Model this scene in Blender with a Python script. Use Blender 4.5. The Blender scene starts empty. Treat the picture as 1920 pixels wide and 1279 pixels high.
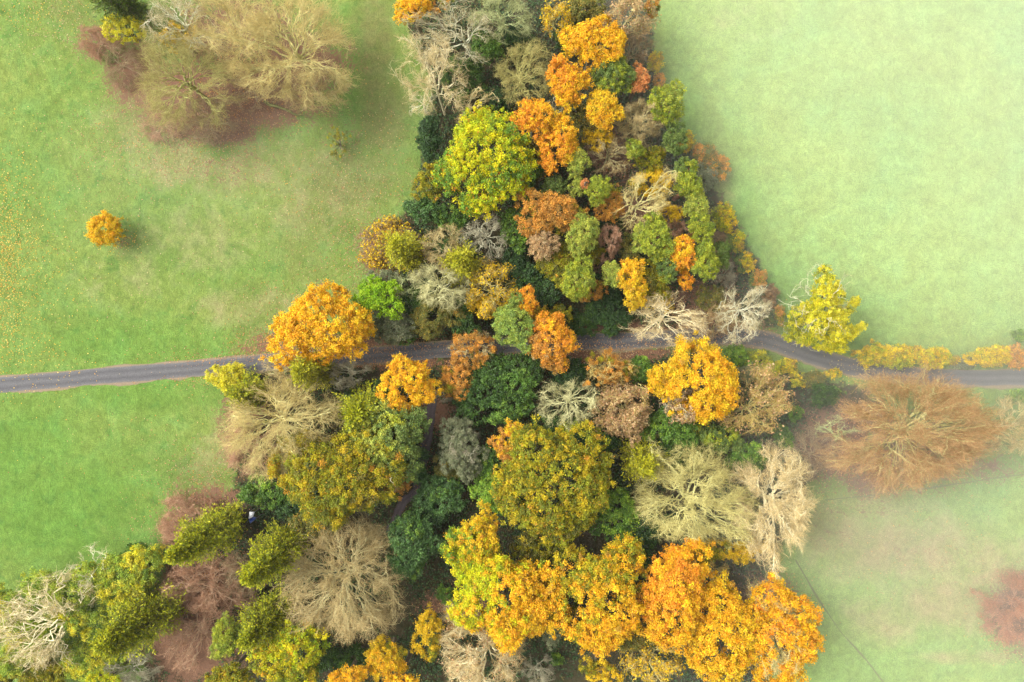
import bpy, math, zlib
import numpy as np

CAM_H = 120.0
K = 180.0 / 1920.0            # metres per photo pixel on the ground
PI = math.pi
EXPOSURE = 1.22
scene = bpy.context.scene
col = scene.collection


def W(px, py, h=0.0):
    s = K * (1.0 - h / CAM_H)
    return (px - 960.0) * s, (639.5 - py) * s


def rng_for(*k):
    return np.random.default_rng(zlib.crc32(repr(k).encode()))


def unit(v):
    return v / np.maximum(np.linalg.norm(v, axis=-1, keepdims=True), 1e-9)


# ------------------------------------------------------------------ materials
def new_mat(name):
    m = bpy.data.materials.new(name)
    m.use_nodes = True
    nt = m.node_tree
    nt.nodes.clear()
    return m, nt, nt.nodes, nt.links


def leaf_material(name, rough, spec, trans):
    m, nt, N, L = new_mat(name)
    out = N.new('ShaderNodeOutputMaterial')
    at = N.new('ShaderNodeAttribute'); at.attribute_name = 'col'
    p = N.new('ShaderNodeBsdfPrincipled')
    p.inputs['Roughness'].default_value = rough
    p.inputs['Specular IOR Level'].default_value = spec
    t = N.new('ShaderNodeBsdfTranslucent')
    mx = N.new('ShaderNodeMixShader'); mx.inputs[0].default_value = trans
    L.new(at.outputs['Color'], p.inputs['Base Color'])
    L.new(at.outputs['Color'], t.inputs['Color'])
    L.new(p.outputs[0], mx.inputs[1]); L.new(t.outputs[0], mx.inputs[2])
    L.new(mx.outputs[0], out.inputs['Surface'])
    return m


def bark_material(name):
    m, nt, N, L = new_mat(name)
    out = N.new('ShaderNodeOutputMaterial')
    at = N.new('ShaderNodeAttribute'); at.attribute_name = 'col'
    tc = N.new('ShaderNodeTexCoord')
    nz = N.new('ShaderNodeTexNoise'); nz.inputs['Scale'].default_value = 3.0
    nz.inputs['Detail'].default_value = 4.0
    mr = N.new('ShaderNodeMapRange')
    mr.inputs['From Min'].default_value = 0.3; mr.inputs['From Max'].default_value = 0.7
    mr.inputs['To Min'].default_value = 0.65; mr.inputs['To Max'].default_value = 1.3
    ml = N.new('ShaderNodeVectorMath'); ml.operation = 'SCALE'
    p = N.new('ShaderNodeBsdfPrincipled')
    p.inputs['Roughness'].default_value = 0.85
    p.inputs['Specular IOR Level'].default_value = 0.15
    L.new(tc.outputs['Object'], nz.inputs['Vector'])
    L.new(nz.outputs['Fac'], mr.inputs['Value'])
    L.new(at.outputs['Color'], ml.inputs[0]); L.new(mr.outputs[0], ml.inputs['Scale'])
    L.new(ml.outputs[0], p.inputs['Base Color'])
    L.new(p.outputs[0], out.inputs['Surface'])
    return m


M_LEAF = leaf_material('autumn_leaf', 0.6, 0.2, 0.32)
M_GLOSS = leaf_material('evergreen_leaf', 0.5, 0.22, 0.18)
M_BARK = bark_material('bark')


# ------------------------------------------------------------------ mesh makers
def make_obj(name, V, F, fcol, mat, parent=None, loc=None, F3=None):
    me = bpy.data.meshes.new(name)
    V = np.ascontiguousarray(V, dtype=np.float32)
    nq = len(F)
    me.vertices.add(len(V))
    me.vertices.foreach_set('co', V.ravel())
    me.loops.add(nq * 4)
    me.loops.foreach_set('vertex_index', np.ascontiguousarray(F, dtype=np.int32).ravel())
    me.polygons.add(nq)
    me.polygons.foreach_set('loop_start', np.arange(0, nq * 4, 4, dtype=np.int32))
    me.update(calc_edges=True)
    if fcol is not None:
        a = me.attributes.new('col', 'FLOAT_COLOR', 'FACE')
        c = np.ones((nq, 4), dtype=np.float32)
        c[:, :3] = fcol
        a.data.foreach_set('color', c.ravel())
    me.materials.append(mat)
    o = bpy.data.objects.new(name, me)
    col.objects.link(o)
    if parent is not None:
        o.parent = parent
    if loc is not None:
        o.location = loc
    return o


def leaf_quads(P, Nn, length, width, rng, U=None):
    """diamond shaped leaves: P centre, Nn normal."""
    n = len(P)
    if U is None:
        U = rng.normal(size=(n, 3))
    U = unit(U - Nn * np.sum(U * Nn, axis=1, keepdims=True))
    T = np.cross(Nn, U)
    a = (length * 0.5)[:, None]; b = (width * 0.5)[:, None]
    bend = Nn * (length * 0.12)[:, None]
    V = np.empty((n, 4, 3))
    V[:, 0] = P - U * a - bend
    V[:, 1] = P + T * b + U * a * 0.15
    V[:, 2] = P + U * a - bend
    V[:, 3] = P - T * b + U * a * 0.15
    F = np.arange(n * 4).reshape(n, 4)
    return V.reshape(-1, 3), F


def prisms(P0, P1, R0, R1, sides=3):
    """tapered prisms between point pairs."""
    n = len(P0)
    D = unit(P1 - P0)
    ref = np.where(np.abs(D[:, 2:3]) > 0.9, np.array([[1.0, 0, 0]]), np.array([[0, 0, 1.0]]))
    A = unit(np.cross(D, ref)); B = np.cross(D, A)
    V = np.empty((n, 2, sides, 3))
    for k in range(sides):
        ang = 2 * PI * k / sides
        r = A * math.cos(ang) + B * math.sin(ang)
        V[:, 0, k] = P0 + r * R0[:, None]
        V[:, 1, k] = P1 + r * R1[:, None]
    base = (np.arange(n) * 2 * sides)[:, None]
    F = np.empty((n, sides, 4), dtype=np.int64)
    for k in range(sides):
        k2 = (k + 1) % sides
        F[:, k] = np.concatenate([base + k, base + k2, base + sides + k2, base + sides + k], axis=1)
    return V.reshape(-1, 3), F.reshape(-1, 4)


def merge(parts):
    Vs, Fs, Cs, off = [], [], [], 0
    for V, F, C in parts:
        Vs.append(V); Fs.append(F + off); off += len(V)
        C = np.asarray(C, dtype=float)
        Cs.append(np.broadcast_to(C, (len(F), 3)) if C.ndim == 1 else C)
    return np.concatenate(Vs), np.concatenate(Fs), np.concatenate(Cs)


def polytube(pts, radii, sides, color):
    pts = np.asarray(pts, float); radii = np.asarray(radii, float)
    V, F = prisms(pts[:-1], pts[1:], radii[:-1], radii[1:], sides)
    return V, F, color


# ------------------------------------------------------------------ palettes (linear albedo)
PAL = {
    'gold':     [(.81, .47, .016), (.80, .42, .014), (.81, .53, .020), (.76, .38, .014)],
    'golden':   [(.68, .45, .015), (.62, .39, .012), (.52, .36, .015), (.72, .49, .02)],
    'orange':   [(.79, .35, .024), (.76, .30, .022), (.79, .40, .024), (.70, .29, .022)],
    'salmon':   [(.62, .26, .08), (.56, .22, .07), (.64, .31, .10)],
    'rust':     [(.50, .24, .04), (.56, .26, .04), (.42, .23, .05), (.64, .32, .05)],
    'maple':    [(.56, .54, .010), (.40, .46, .012), (.64, .56, .012), (.27, .36, .02), (.50, .52, .010)],
    'olive':    [(.26, .235, .012), (.19, .195, .012), (.34, .29, .014), (.14, .155, .016), (.30, .295, .014)],
    'olivedull': [(.18, .17, .035), (.14, .15, .03), (.23, .20, .04)],
    'mix':      [(.40, .34, .013), (.27, .28, .016), (.48, .36, .013), (.20, .22, .02)],
    'yellow':   [(.62, .55, .02), (.52, .48, .03), (.66, .58, .05)],
    'lime':     [(.26, .43, .012), (.19, .35, .012), (.33, .49, .02)],
    'pine':     [(.25, .30, .028), (.32, .36, .03), (.18, .24, .028), (.37, .39, .03)],
    'pinedull': [(.14, .20, .045), (.18, .24, .05), (.11, .17, .035)],
    'pinepale': [(.33, .36, .05), (.39, .41, .06), (.25, .31, .05)],
    'green':    [(.08, .165, .022), (.11, .205, .028), (.06, .125, .02), (.14, .235, .03)],
    'bright':   [(.17, .29, .025), (.13, .24, .025), (.22, .33, .03)],
    'dark':     [(.035, .075, .020), (.05, .10, .026), (.026, .055, .016)],
    'darkmid':  [(.05, .105, .018), (.07, .135, .02), (.035, .075, .016)],
    'blue':     [(.075, .150, .038), (.095, .18, .046), (.055, .115, .03)],
    'pale':     [(.26, .35, .055), (.32, .39, .06), (.2, .29, .06)],
    'grey':     [(.20, .22, .11), (.25, .26, .14), (.16, .18, .09)],
    'tanleaf':  [(.46, .31, .14), (.40, .25, .11), (.50, .35, .17)],
    'ivy':      [(.36, .43, .04), (.27, .37, .04), (.44, .47, .05), (.18, .27, .035)],
    'brown':    [(.24, .14, .06), (.29, .17, .07), (.20, .12, .05)],
    'con':      [(.25, .28, .008), (.33, .34, .010), (.14, .18, .010), (.40, .38, .012)],
    'condark':  [(.07, .12, .012), (.10, .15, .012), (.05, .09, .012), (.14, .18, .014)],
    'congold':  [(.38, .36, .012), (.30, .30, .012), (.44, .40, .02), (.22, .24, .012)],
    'hedgegold': [(.70, .52, .015), (.66, .44, .012), (.48, .42, .02), (.40, .27, .04)],
    'hedgegreen': [(.42, .42, .02), (.32, .35, .02), (.20, .23, .03), (.52, .46, .02)],
}
ACCENT = {'maple': (.66, .30, .03), 'olive': (.58, .30, .03), 'mix': (.62, .34, .02), 'gold': (.5, .30, .04),
          'orange': (.66, .34, .02), 'olivedull': (.5, .28, .02), 'golden': (.3, .26, .015), 'rust': (.6, .3, .04)}
MIXIN = {'orange': 'gold', 'rust': 'olive', 'maple': 'bright', 'olive': 'olivedull', 'pine': 'pinepale', 'golden': 'olive', 'green': 'bright',
         'dark': 'darkmid', 'blue': 'green', 'ivy': 'yellow', 'darkmid': 'green', 'pinedull': 'pine', 'hedgegold': 'hedgegreen'}
BARE = {  # limb, twig
    'tan':   ((.40, .36, .18), (.40, .29, .12)),
    'cream': ((.56, .50, .31), (.50, .38, .17)),
    'white': ((.48, .47, .33), (.44, .36, .18)),
    'moss':  ((.33, .37, .17), (.30, .31, .13)),
    'olive': ((.33, .32, .11), (.32, .27, .09)),
    'rust':  ((.36, .33, .14), (.36, .20, .09)),
    'pink':  ((.38, .27, .17), (.36, .19, .11)),
    'grey':  ((.36, .35, .24), (.29, .25, .16)),
    'straw': ((.46, .42, .18), (.46, .35, .13)),
    'lemon': ((.48, .46, .19), (.44, .38, .13)),
    'redbrown': ((.32, .18, .11), (.36, .16, .09)),
    'goldtwig': ((.42, .38, .15), (.46, .31, .08)),
    'brown': ((.28, .23, .13), (.26, .17, .09)),
    'pale':  ((.46, .45, .23), (.42, .39, .18)),
}


# ------------------------------------------------------------------ things
LAST = [None]


def thing(name, label, cat, loc, group=None):
    o = bpy.data.objects.new(name, None)
    o.empty_display_size = 1.0
    col.objects.link(o)
    o.location = loc
    o['label'] = label; o['category'] = cat
    if group:
        o['group'] = group
    LAST[0] = o
    return o


def mark(o, kind):
    o['kind'] = kind
    return o


def grown(rng, n, start, dirs, length, rad, nseg, jitter, up, rend=0.35):
    """grow n branches; returns nodes (n,nseg+1,3), radii (n,nseg+1)"""
    P = np.empty((n, nseg + 1, 3)); P[:, 0] = start
    d = unit(dirs)
    step = (length / nseg)[:, None]
    for s in range(nseg):
        d = unit(d + rng.normal(size=(n, 3)) * jitter + np.array([0, 0, up]))
        P[:, s + 1] = P[:, s] + d * step
    t = np.linspace(0, 1, nseg + 1)[None, :]
    R = rad[:, None] * (1 - t * (1 - rend))
    return P, R


def children(rng, P, R, m, tmin, ang, ratio, L, planar=0.0):
    """m children on each of the n parent polylines"""
    n, k, _ = P.shape
    t = tmin + (1 - tmin) * (np.arange(m)[None, :] + rng.uniform(0, 1, (n, m))) / m
    f = t * (k - 1); i = np.minimum(f.astype(int), k - 2); w = (f - i)[..., None]
    idx = np.arange(n)[:, None]
    S = P[idx, i] * (1 - w) + P[idx, i + 1] * w
    D = unit(P[idx, i + 1] - P[idx, i])
    rr = (R[idx, i] * (1 - w[..., 0]) + R[idx, i + 1] * w[..., 0])
    q = rng.normal(size=(n, m, 3)); q[..., 2] *= (1 - planar)
    q = unit(q - D * np.sum(q * D, axis=-1, keepdims=True))
    a = rng.uniform(ang[0], ang[1], (n, m))[..., None]
    dirs = D * np.cos(a) + q * np.sin(a)
    ln = L[:, None] * ratio * (1.15 - 0.6 * t) * rng.uniform(0.7, 1.25, (n, m))
    return S.reshape(-1, 3), dirs.reshape(-1, 3), ln.ravel(), rr.ravel()


def flat(P, R):
    return P[:, :-1].reshape(-1, 3), P[:, 1:].reshape(-1, 3), R[:, :-1].ravel(), R[:, 1:].ravel()


def bez(rng, S, D, T, k, wild):
    """curved branches from S leaving along D and ending at T"""
    n = len(S)
    L = np.linalg.norm(T - S, axis=1)
    t = np.linspace(0, 1, k + 1)[None, :, None]
    C = S + unit(D) * (L * .5)[:, None]
    P = S[:, None] * (1 - t) ** 2 + 2 * C[:, None] * t * (1 - t) + T[:, None] * t ** 2
    e = rng.normal(size=(n, k + 1, 3)); e[:, 0] = 0
    return P + e * (wild * L / k)[:, None, None], L


def bare_skeleton(rng, rx, ry, H, dens, limbs, thick, az=None, spread=PI, trunk=0.40, elev=(-.12, 1.0), wild=.25, weep=0.0):
    R = 0.5 * (rx + ry)
    th = H * trunk
    rzv = H - th
    nl = limbs
    i = np.arange(nl)
    uz = elev[0] + (elev[1] - elev[0]) * (i + .5) / nl
    fr = np.mod(i * .61803 + rng.uniform(), 1.0)
    ph = fr * 2 * PI if az is None else az + (fr * 2 - 1) * spread
    ph = ph + rng.normal(size=nl) * .12
    ur = np.sqrt(np.clip(1 - uz * uz, 0, 1))
    U1 = np.stack([np.cos(ph) * ur, np.sin(ph) * ur, uz], 1)
    a1, a2, a3 = rng.uniform(0, 6.28, 3)
    ex, ey = np.clip(rng.normal(size=2), -1.4, 1.4) * .09 * R if az is None else (0., 0.)

    def env(U, f):
        p = np.arctan2(U[:, 1], U[:, 0])
        g = 1 + .09 * np.sin(2 * p + a1) + .08 * np.sin(3 * p + a2) + .05 * np.sin(6 * p + a3) + .05 * np.sin(11 * p + a1 * 3)
        E = U * np.array([rx, ry, rzv]) * (f * g)[:, None]
        E[:, 0] += ex; E[:, 1] += ey
        E[:, 2] += th - weep * rzv * (E[:, 0] ** 2 / rx ** 2 + E[:, 1] ** 2 / ry ** 2)
        return E
    st = np.stack([rng.normal(size=nl) * .12, rng.normal(size=nl) * .12, th * rng.uniform(.55, 1.1, nl)], 1)
    T1 = env(U1, rng.uniform(.78, 1.0, nl))
    P1, L1 = bez(rng, st, U1 * [1, 1, .6] + [0, 0, .55], T1, 8, wild)
    tt = np.linspace(0, 1, 9)[None]
    R1 = (thick * (.04 + .0105 * R) * rng.uniform(.75, 1.2, nl))[:, None] * (1 - .8 * tt)
    s2 = .85 / math.sqrt(max(nl, 3)) * (1 if az is None else .8)

    def nextlevel(P, Rr, U, m, tmin, sig, flo, fhi, maxlen, k, rlo, rhi):
        n, kk, _ = P.shape
        t = tmin + (1 - tmin) * (np.arange(m)[None] + rng.uniform(0, 1, (n, m))) / m * .98
        f = t * (kk - 1); ii = np.minimum(f.astype(int), kk - 2); w = (f - ii)[..., None]
        ix = np.arange(n)[:, None]
        S = (P[ix, ii] * (1 - w) + P[ix, ii + 1] * w).reshape(-1, 3)
        Tg = unit(P[ix, ii + 1] - P[ix, ii]).reshape(-1, 3)
        rr = (Rr[ix, ii] * (1 - w[..., 0]) + Rr[ix, ii + 1] * w[..., 0]).ravel()
        V = unit(np.repeat(U, m, axis=0) + rng.normal(size=(n * m, 3)) * sig)
        V[:, 2] = np.maximum(V[:, 2], elev[0] - .15)
        T = env(V, rng.uniform(flo, fhi, n * m))
        d = T - S; L = np.linalg.norm(d, axis=1)
        T = S + d * np.minimum(1, maxlen * rng.uniform(.7, 1.1, n * m) / np.maximum(L, .05))[:, None]
        Q, L = bez(rng, S, Tg + unit(T - S) * .6, T, k, wild)
        r0 = np.clip(rr * .68, rlo, rhi)[:, None] * (1 - .6 * np.linspace(0, 1, k + 1)[None])
        return Q, r0, V
    m2 = max(4, int(round(7 * min(1.3, dens ** .4))))
    P2, R2, U2 = nextlevel(P1, R1, U1, m2, .16, s2, .74, 1.05, .75 * R, 6, .035, thick * (.03 + .006 * R))
    m3 = max(3, int(round(7.0 * dens ** .5)))
    P3, R3, U3 = nextlevel(P2, R2, U2, m3, .25, s2 * .5, .74, 1.12, .36 * R, 4, .02, thick * (.020 + .003 * R))
    m4 = max(2, int(round(8.0 * dens ** .5)))
    L3 = np.linalg.norm(P3[:, -1] - P3[:, 0], axis=1)
    S4, D4, L4, rr = children(rng, P3, R3, m4, .25, (.3, .85), .5, L3)
    L4 = np.clip(L4, .35, .17 * R + .4)
    P4, R4 = grown(rng, len(S4), S4, D4, L4, np.minimum(rr * .8, .0185), 2, 0.24, 0.05, .5)
    for P in (P1, P2, P3, P4):          # keep the crown centred on its place; the trunk stands off-centre
        P[..., 0] -= ex; P[..., 1] -= ey
    return th, (P1, R1), (P2, R2), (P3, R3), (P4, R4), (-ex, -ey)


def build_bare(t, H, rx, ry, colr, rng, dens=1.0, limbs=9, thick=1.0, leaves=None, trunkcol=None,
               lean=(0., 0.), off=(0., 0.), names=('trunk', 'crown'), **kw):
    th, (P1, R1), (P2, R2), (P3, R3), (P4, R4), hub = bare_skeleton(rng, rx, ry, H, dens, limbs, thick, **kw)
    for P in (P1, P2, P3, P4):
        P[..., 0] += off[0] * np.clip(P[..., 2] / th, 0, 1) + lean[0] * P[..., 2] / H
        P[..., 1] += off[1] * np.clip(P[..., 2] / th, 0, 1) + lean[1] * P[..., 2] / H
    limb, twig = [np.minimum(np.array(c) * q, .8) for c, q in zip(BARE[colr], (1.35, 1.22))]
    tr = float(R1[:, 0].max()) * 1.55 + .03
    zs = np.array([-.3, .25, th * .4, th * .8, th * 1.1])
    tp = np.stack([rng.normal(size=5) * .06 * (zs > .3), rng.normal(size=5) * .06 * (zs > .3), zs], 1)
    tp[:, :2] += np.array(hub)
    tp[:, :2] += np.array(lean) * tp[:, 2:3] / H + np.array(off) * np.clip(tp[:, 2:3] / th, 0, 1)
    tc = limb * .8 if trunkcol is None else np.array(trunkcol)
    parts = [polytube(tp, tr * np.array([1.5, 1.15, 1, .9, .7]), 8, tc)]
    V, F = prisms(*flat(P1, R1), sides=6); parts.append((V, F, limb))
    V, F, C = merge(parts)
    make_obj(names[0], V, F, C * rng.uniform(.85, 1.15, (len(F), 1)), M_BARK, t)
    parts = []
    for lv, (P, R) in enumerate(((P2, R2), (P3, R3), (P4, R4))):
        V, F = prisms(*flat(P, R), sides=4 if lv == 0 else 3)
        w = (0.0, .3, 1.0)[lv]
        nb, ns = P.shape[0], P.shape[1] - 1
        sides = 4 if lv == 0 else 3
        j = np.repeat(rng.uniform(.75, 1.25, nb), ns * sides)[:, None]
        wb = np.clip(w + rng.normal(size=nb) * .2, 0, 1)
        wb = np.repeat(wb, ns * sides)[:, None]
        parts.append((V, F, (limb * (1 - wb) + twig * wb) * j))
    V, F, C = merge(parts)
    make_obj(names[1], V, F, C, M_BARK, t)
    if leaves:
        pal, frac = leaves
        tips = P4[:, 1:].reshape(-1, 3)
        # leaves hang on in drifts, not evenly
        cen = tips[rng.integers(0, len(tips), 14)]
        d = np.min(np.linalg.norm(tips[:, None, :] - cen[None], axis=2), axis=1)
        pr = frac * np.clip(1.6 - d / (0.28 * (rx + ry)), .15, 1.6)
        sel = rng.uniform(0, 1, len(tips)) < pr
        P = np.repeat(tips[sel], 2, axis=0); P = P + rng.normal(size=P.shape) * .22
        n = len(P)
        if n:
            V, F = leaf_quads(P, unit(rng.normal(size=(n, 3)) + [0, 0, .8]), rng.uniform(.26, .5, n), rng.uniform(.2, .34, n), rng)
            make_obj('foliage', V, F, pal_cols(pal, n, rng), M_LEAF, t)


def pal_cols(pal, n, rng, groups=None):
    p = np.array(PAL[pal])
    k = rng.integers(0, len(p), n)
    c = p[k]
    c = c * rng.uniform(.75, 1.25, (n, 1))
    c = c * (1 + rng.normal(size=(n, 3)) * .06)
    return np.clip(c, .004, .9)


def build_leafy(t, H, rx, ry, pal, rng, dens=1.0, puff=None, leaf=.46, lobes=None, rz=None, nlobe=None,
                bark=(.16, .13, .09), gloss=False, shrub=False, pal2=None, grad=None, rough=.5):
    R = .5 * (rx + ry)
    if rz is None:
        rz = min(.42 * H, .95 * R) if not shrub else .5 * H
    zc = H - rz
    if puff is None:
        puff = np.clip(.34 + .065 * R, .4, .85)
    puff *= .68; leaf *= .56
    if lobes is None:
        nl = nlobe or int(np.clip(5 + R * 2.6, 6, 26))
        i = np.arange(nl)
        ph = i * 2.39996 + rng.uniform(0, 6.28)
        u = (i + .5) / nl
        cz = 1 - 1.15 * u                      # mostly upper hemisphere
        rr = np.sqrt(np.clip(1 - cz * cz, 0, 1))
        k = rng.uniform(.42, .62 + .34 * rough, nl) * (1 + .16 * np.sin(2 * ph + rng.uniform(0, 6)) + .12 * np.sin(3 * ph + rng.uniform(0, 6)))
        LC = np.stack([np.cos(ph) * rr * k * rx, np.sin(ph) * rr * k * ry, cz * .55 * rz], 1)
        LR = np.stack([rng.uniform(.20, .44, nl) * R] * 3, 1) * rng.uniform(.8, 1.2, (nl, 3))
        LR[:, 2] *= min(1.0, rz / R)
        LC = np.vstack([LC, [[0, 0, 0]]]); LR = np.vstack([LR, [[.62 * rx, .62 * ry, .72 * rz]]])
    else:
        LC = np.array([l[:3] for l in lobes], float)
        LR = np.array([[l[3], l[3], l[3] * .75] for l in lobes], float)
        nl = len(LC)
    nl = len(LC)
    # puffs on the lobes' surfaces
    area = np.prod(LR[:, :2], axis=1) * PI * 2.6
    npf = np.maximum(5, (area / (PI * puff * puff) * 1.25).astype(int))
    li = np.repeat(np.arange(nl), npf)
    d = unit(rng.normal(size=(len(li), 3)))
    d[:, 2] = np.where(d[:, 2] < -.45, -d[:, 2] * .6, d[:, 2]); d = unit(d)
    PC = LC[li] + d * LR[li] * np.where(rng.uniform(0, 1, (len(li), 1)) < .08, rng.uniform(1.05, 1.3, (len(li), 1)), rng.uniform(.68, 1.06, (len(li), 1)))
    # drop puffs buried in another lobe
    q = (PC[:, None, :] - LC[None]) / LR[None]
    dist = np.linalg.norm(q, axis=2)
    dist[np.arange(len(li)), li] = 9
    keep = dist.min(1) > .66
    keep &= rng.uniform(0, 1, len(li)) < min(1, dens * 1.05)
    keep &= PC[:, 2] > -rz * .75
    PC = PC[keep]; li = li[keep]; d = d[keep]
    # uneven outline, bays between the lobes, then fit to the wanted spread
    if lobes is None:
        ph = np.arctan2(PC[:, 1], PC[:, 0])
        a1, a2, a3 = rng.uniform(0, 6.28, 3)
        am = min(1.3, rough * 2) * np.clip(R / 5, .35, 1)
        g = 1 + am * (.11 * np.sin(2 * ph + a1) + .09 * np.sin(3 * ph + a2) + .06 * np.sin(5 * ph + a3))
        PC[:, :2] *= g[:, None]
        fq = 2.2 / R ** .6
        b1, b2 = rng.uniform(0, 6.28, 2)
        bay = np.sin(PC[:, 0] * fq + 1.4 * np.sin(PC[:, 1] * fq * .8 + b1)) + np.sin(PC[:, 1] * fq + 1.4 * np.sin(PC[:, 0] * fq * .7 + b2))
        kk = bay > -1.25 - .4 * dens - .5 * (R < 3.2)
        PC = PC[kk]; li = li[kk]; d = d[kk]
        q = np.quantile(PC, [.03, .97], axis=0)
        sc = np.array([2 * rx, 2 * ry]) / (q[1, :2] - q[0, :2] + 2.6 * puff)
        off = (q[0, :2] + q[1, :2]) / 2
        PC[:, :2] = (PC[:, :2] - off) * sc
        LC[:, :2] = (LC[:, :2] - off) * sc
    npu = len(PC)
    lpp = int(np.clip(30 * (puff / .46) ** 2 * (.46 / leaf) ** 2 * .58, 8, 130))
    pr = puff * rng.uniform(.7, 1.25, npu)
    pj = np.repeat(np.arange(npu), lpp)
    n = len(pj)
    dd = unit(rng.normal(size=(n, 3)) + d[pj] * .7)
    P = PC[pj] + rng.normal(size=(n, 3)) * (pr[pj] * .48)[:, None] + dd * (pr[pj] * .3)[:, None]
    Nn = unit(dd * .8 + np.array([0, 0, .55]) + rng.normal(size=(n, 3)) * .55)
    ll = leaf * rng.uniform(.65, 1.3, n)
    V, F = leaf_quads(P, Nn, ll, ll * rng.uniform(.6, .85, n), rng)
    # colours: lobe > puff > leaf
    base = np.array(PAL[pal]); nb = len(base)
    lk = rng.uniform(0, nb, nl)
    pk = (lk[li] + rng.normal(size=npu) * .9)
    pc = base[np.mod(np.floor(pk).astype(int), nb)]
    if pal in MIXIN:
        b3 = np.array(PAL[MIXIN[pal]])
        ml = rng.uniform(0, 1, nl) < .22
        mk = ml[li] & (rng.uniform(0, 1, npu) < .75)
        pc = np.where(mk[:, None], b3[np.mod(np.floor(pk).astype(int), len(b3))], pc)
    if pal2 is not None:
        b2 = np.array(PAL[pal2]); c2 = b2[np.mod(np.floor(pk).astype(int), len(b2))]
        g = np.array(grad, float)
        s = PC[:, 0] / rx * g[0] + PC[:, 1] / ry * g[1] + PC[:, 2] / rz * (g[2] if len(g) > 2 else 0) + rng.normal(size=npu) * .35
        pc = np.where((s > 0)[:, None], c2, pc)
    pc = pc * rng.uniform(.8, 1.2, (npu, 1))
    if pal in ACCENT:
        acc = rng.uniform(0, 1, npu) < .02
        pc[acc] = ACCENT[pal]
    C = pc[pj] * rng.uniform(.72, 1.28, (n, 1)) * (1 + rng.normal(size=(n, 3)) * .05)
    if pal in ACCENT:
        acc = rng.uniform(0, 1, n) < .03
        C[acc] = np.array(ACCENT[pal]) * rng.uniform(.8, 1.1, (int(acc.sum()), 1))
    P_off = np.array([0, 0, zc])
    make_obj('crown', V + P_off, F, np.clip(C, .004, .9), M_GLOSS if gloss else M_LEAF, t)
    # trunk with limbs that reach into the lobes
    parts = []
    tr = .05 + .028 * H * (0.5 if shrub else 1)
    nlmb = min(nl, 9)
    if shrub:
        for k in range(5):
            a = rng.uniform(0, 6.28); e = LC[rng.integers(0, nl)] + P_off
            p0 = np.array([math.cos(a) * .15, math.sin(a) * .15, -.15]); p1 = p0 + (e - p0) * .5 + rng.normal(size=3) * .15
            parts.append(polytube([p0, p1, e], np.array([1, .7, .3]) * tr, 5, bark))
    else:
        fz = max(H * .22, zc - rz * .8)
        zs = np.array([-.3, .3, fz * .5, fz, fz + .3 * rz])
        parts.append(polytube(np.stack([rng.normal(size=5) * .08, rng.normal(size=5) * .08, zs], 1),
                              tr * np.array([1.5, 1.1, .95, .85, .6]), 8, bark))
        for k in range(nlmb):
            e = LC[k] * 1.05 + P_off
            p0 = np.array([0, 0, fz * rng.uniform(.8, 1.1)])
            p1 = p0 + (e - p0) * .5 + np.array([0, 0, .06 * H]) + rng.normal(size=3) * .2
            parts.append(polytube([p0, p1, e], np.array([.5, .35, .12]) * tr, 5, bark))
    V, F, C = merge(parts)
    make_obj('stem' if shrub else 'trunk', V, F, C * rng.uniform(.85, 1.15, (len(F), 1)), M_BARK, t)


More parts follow.
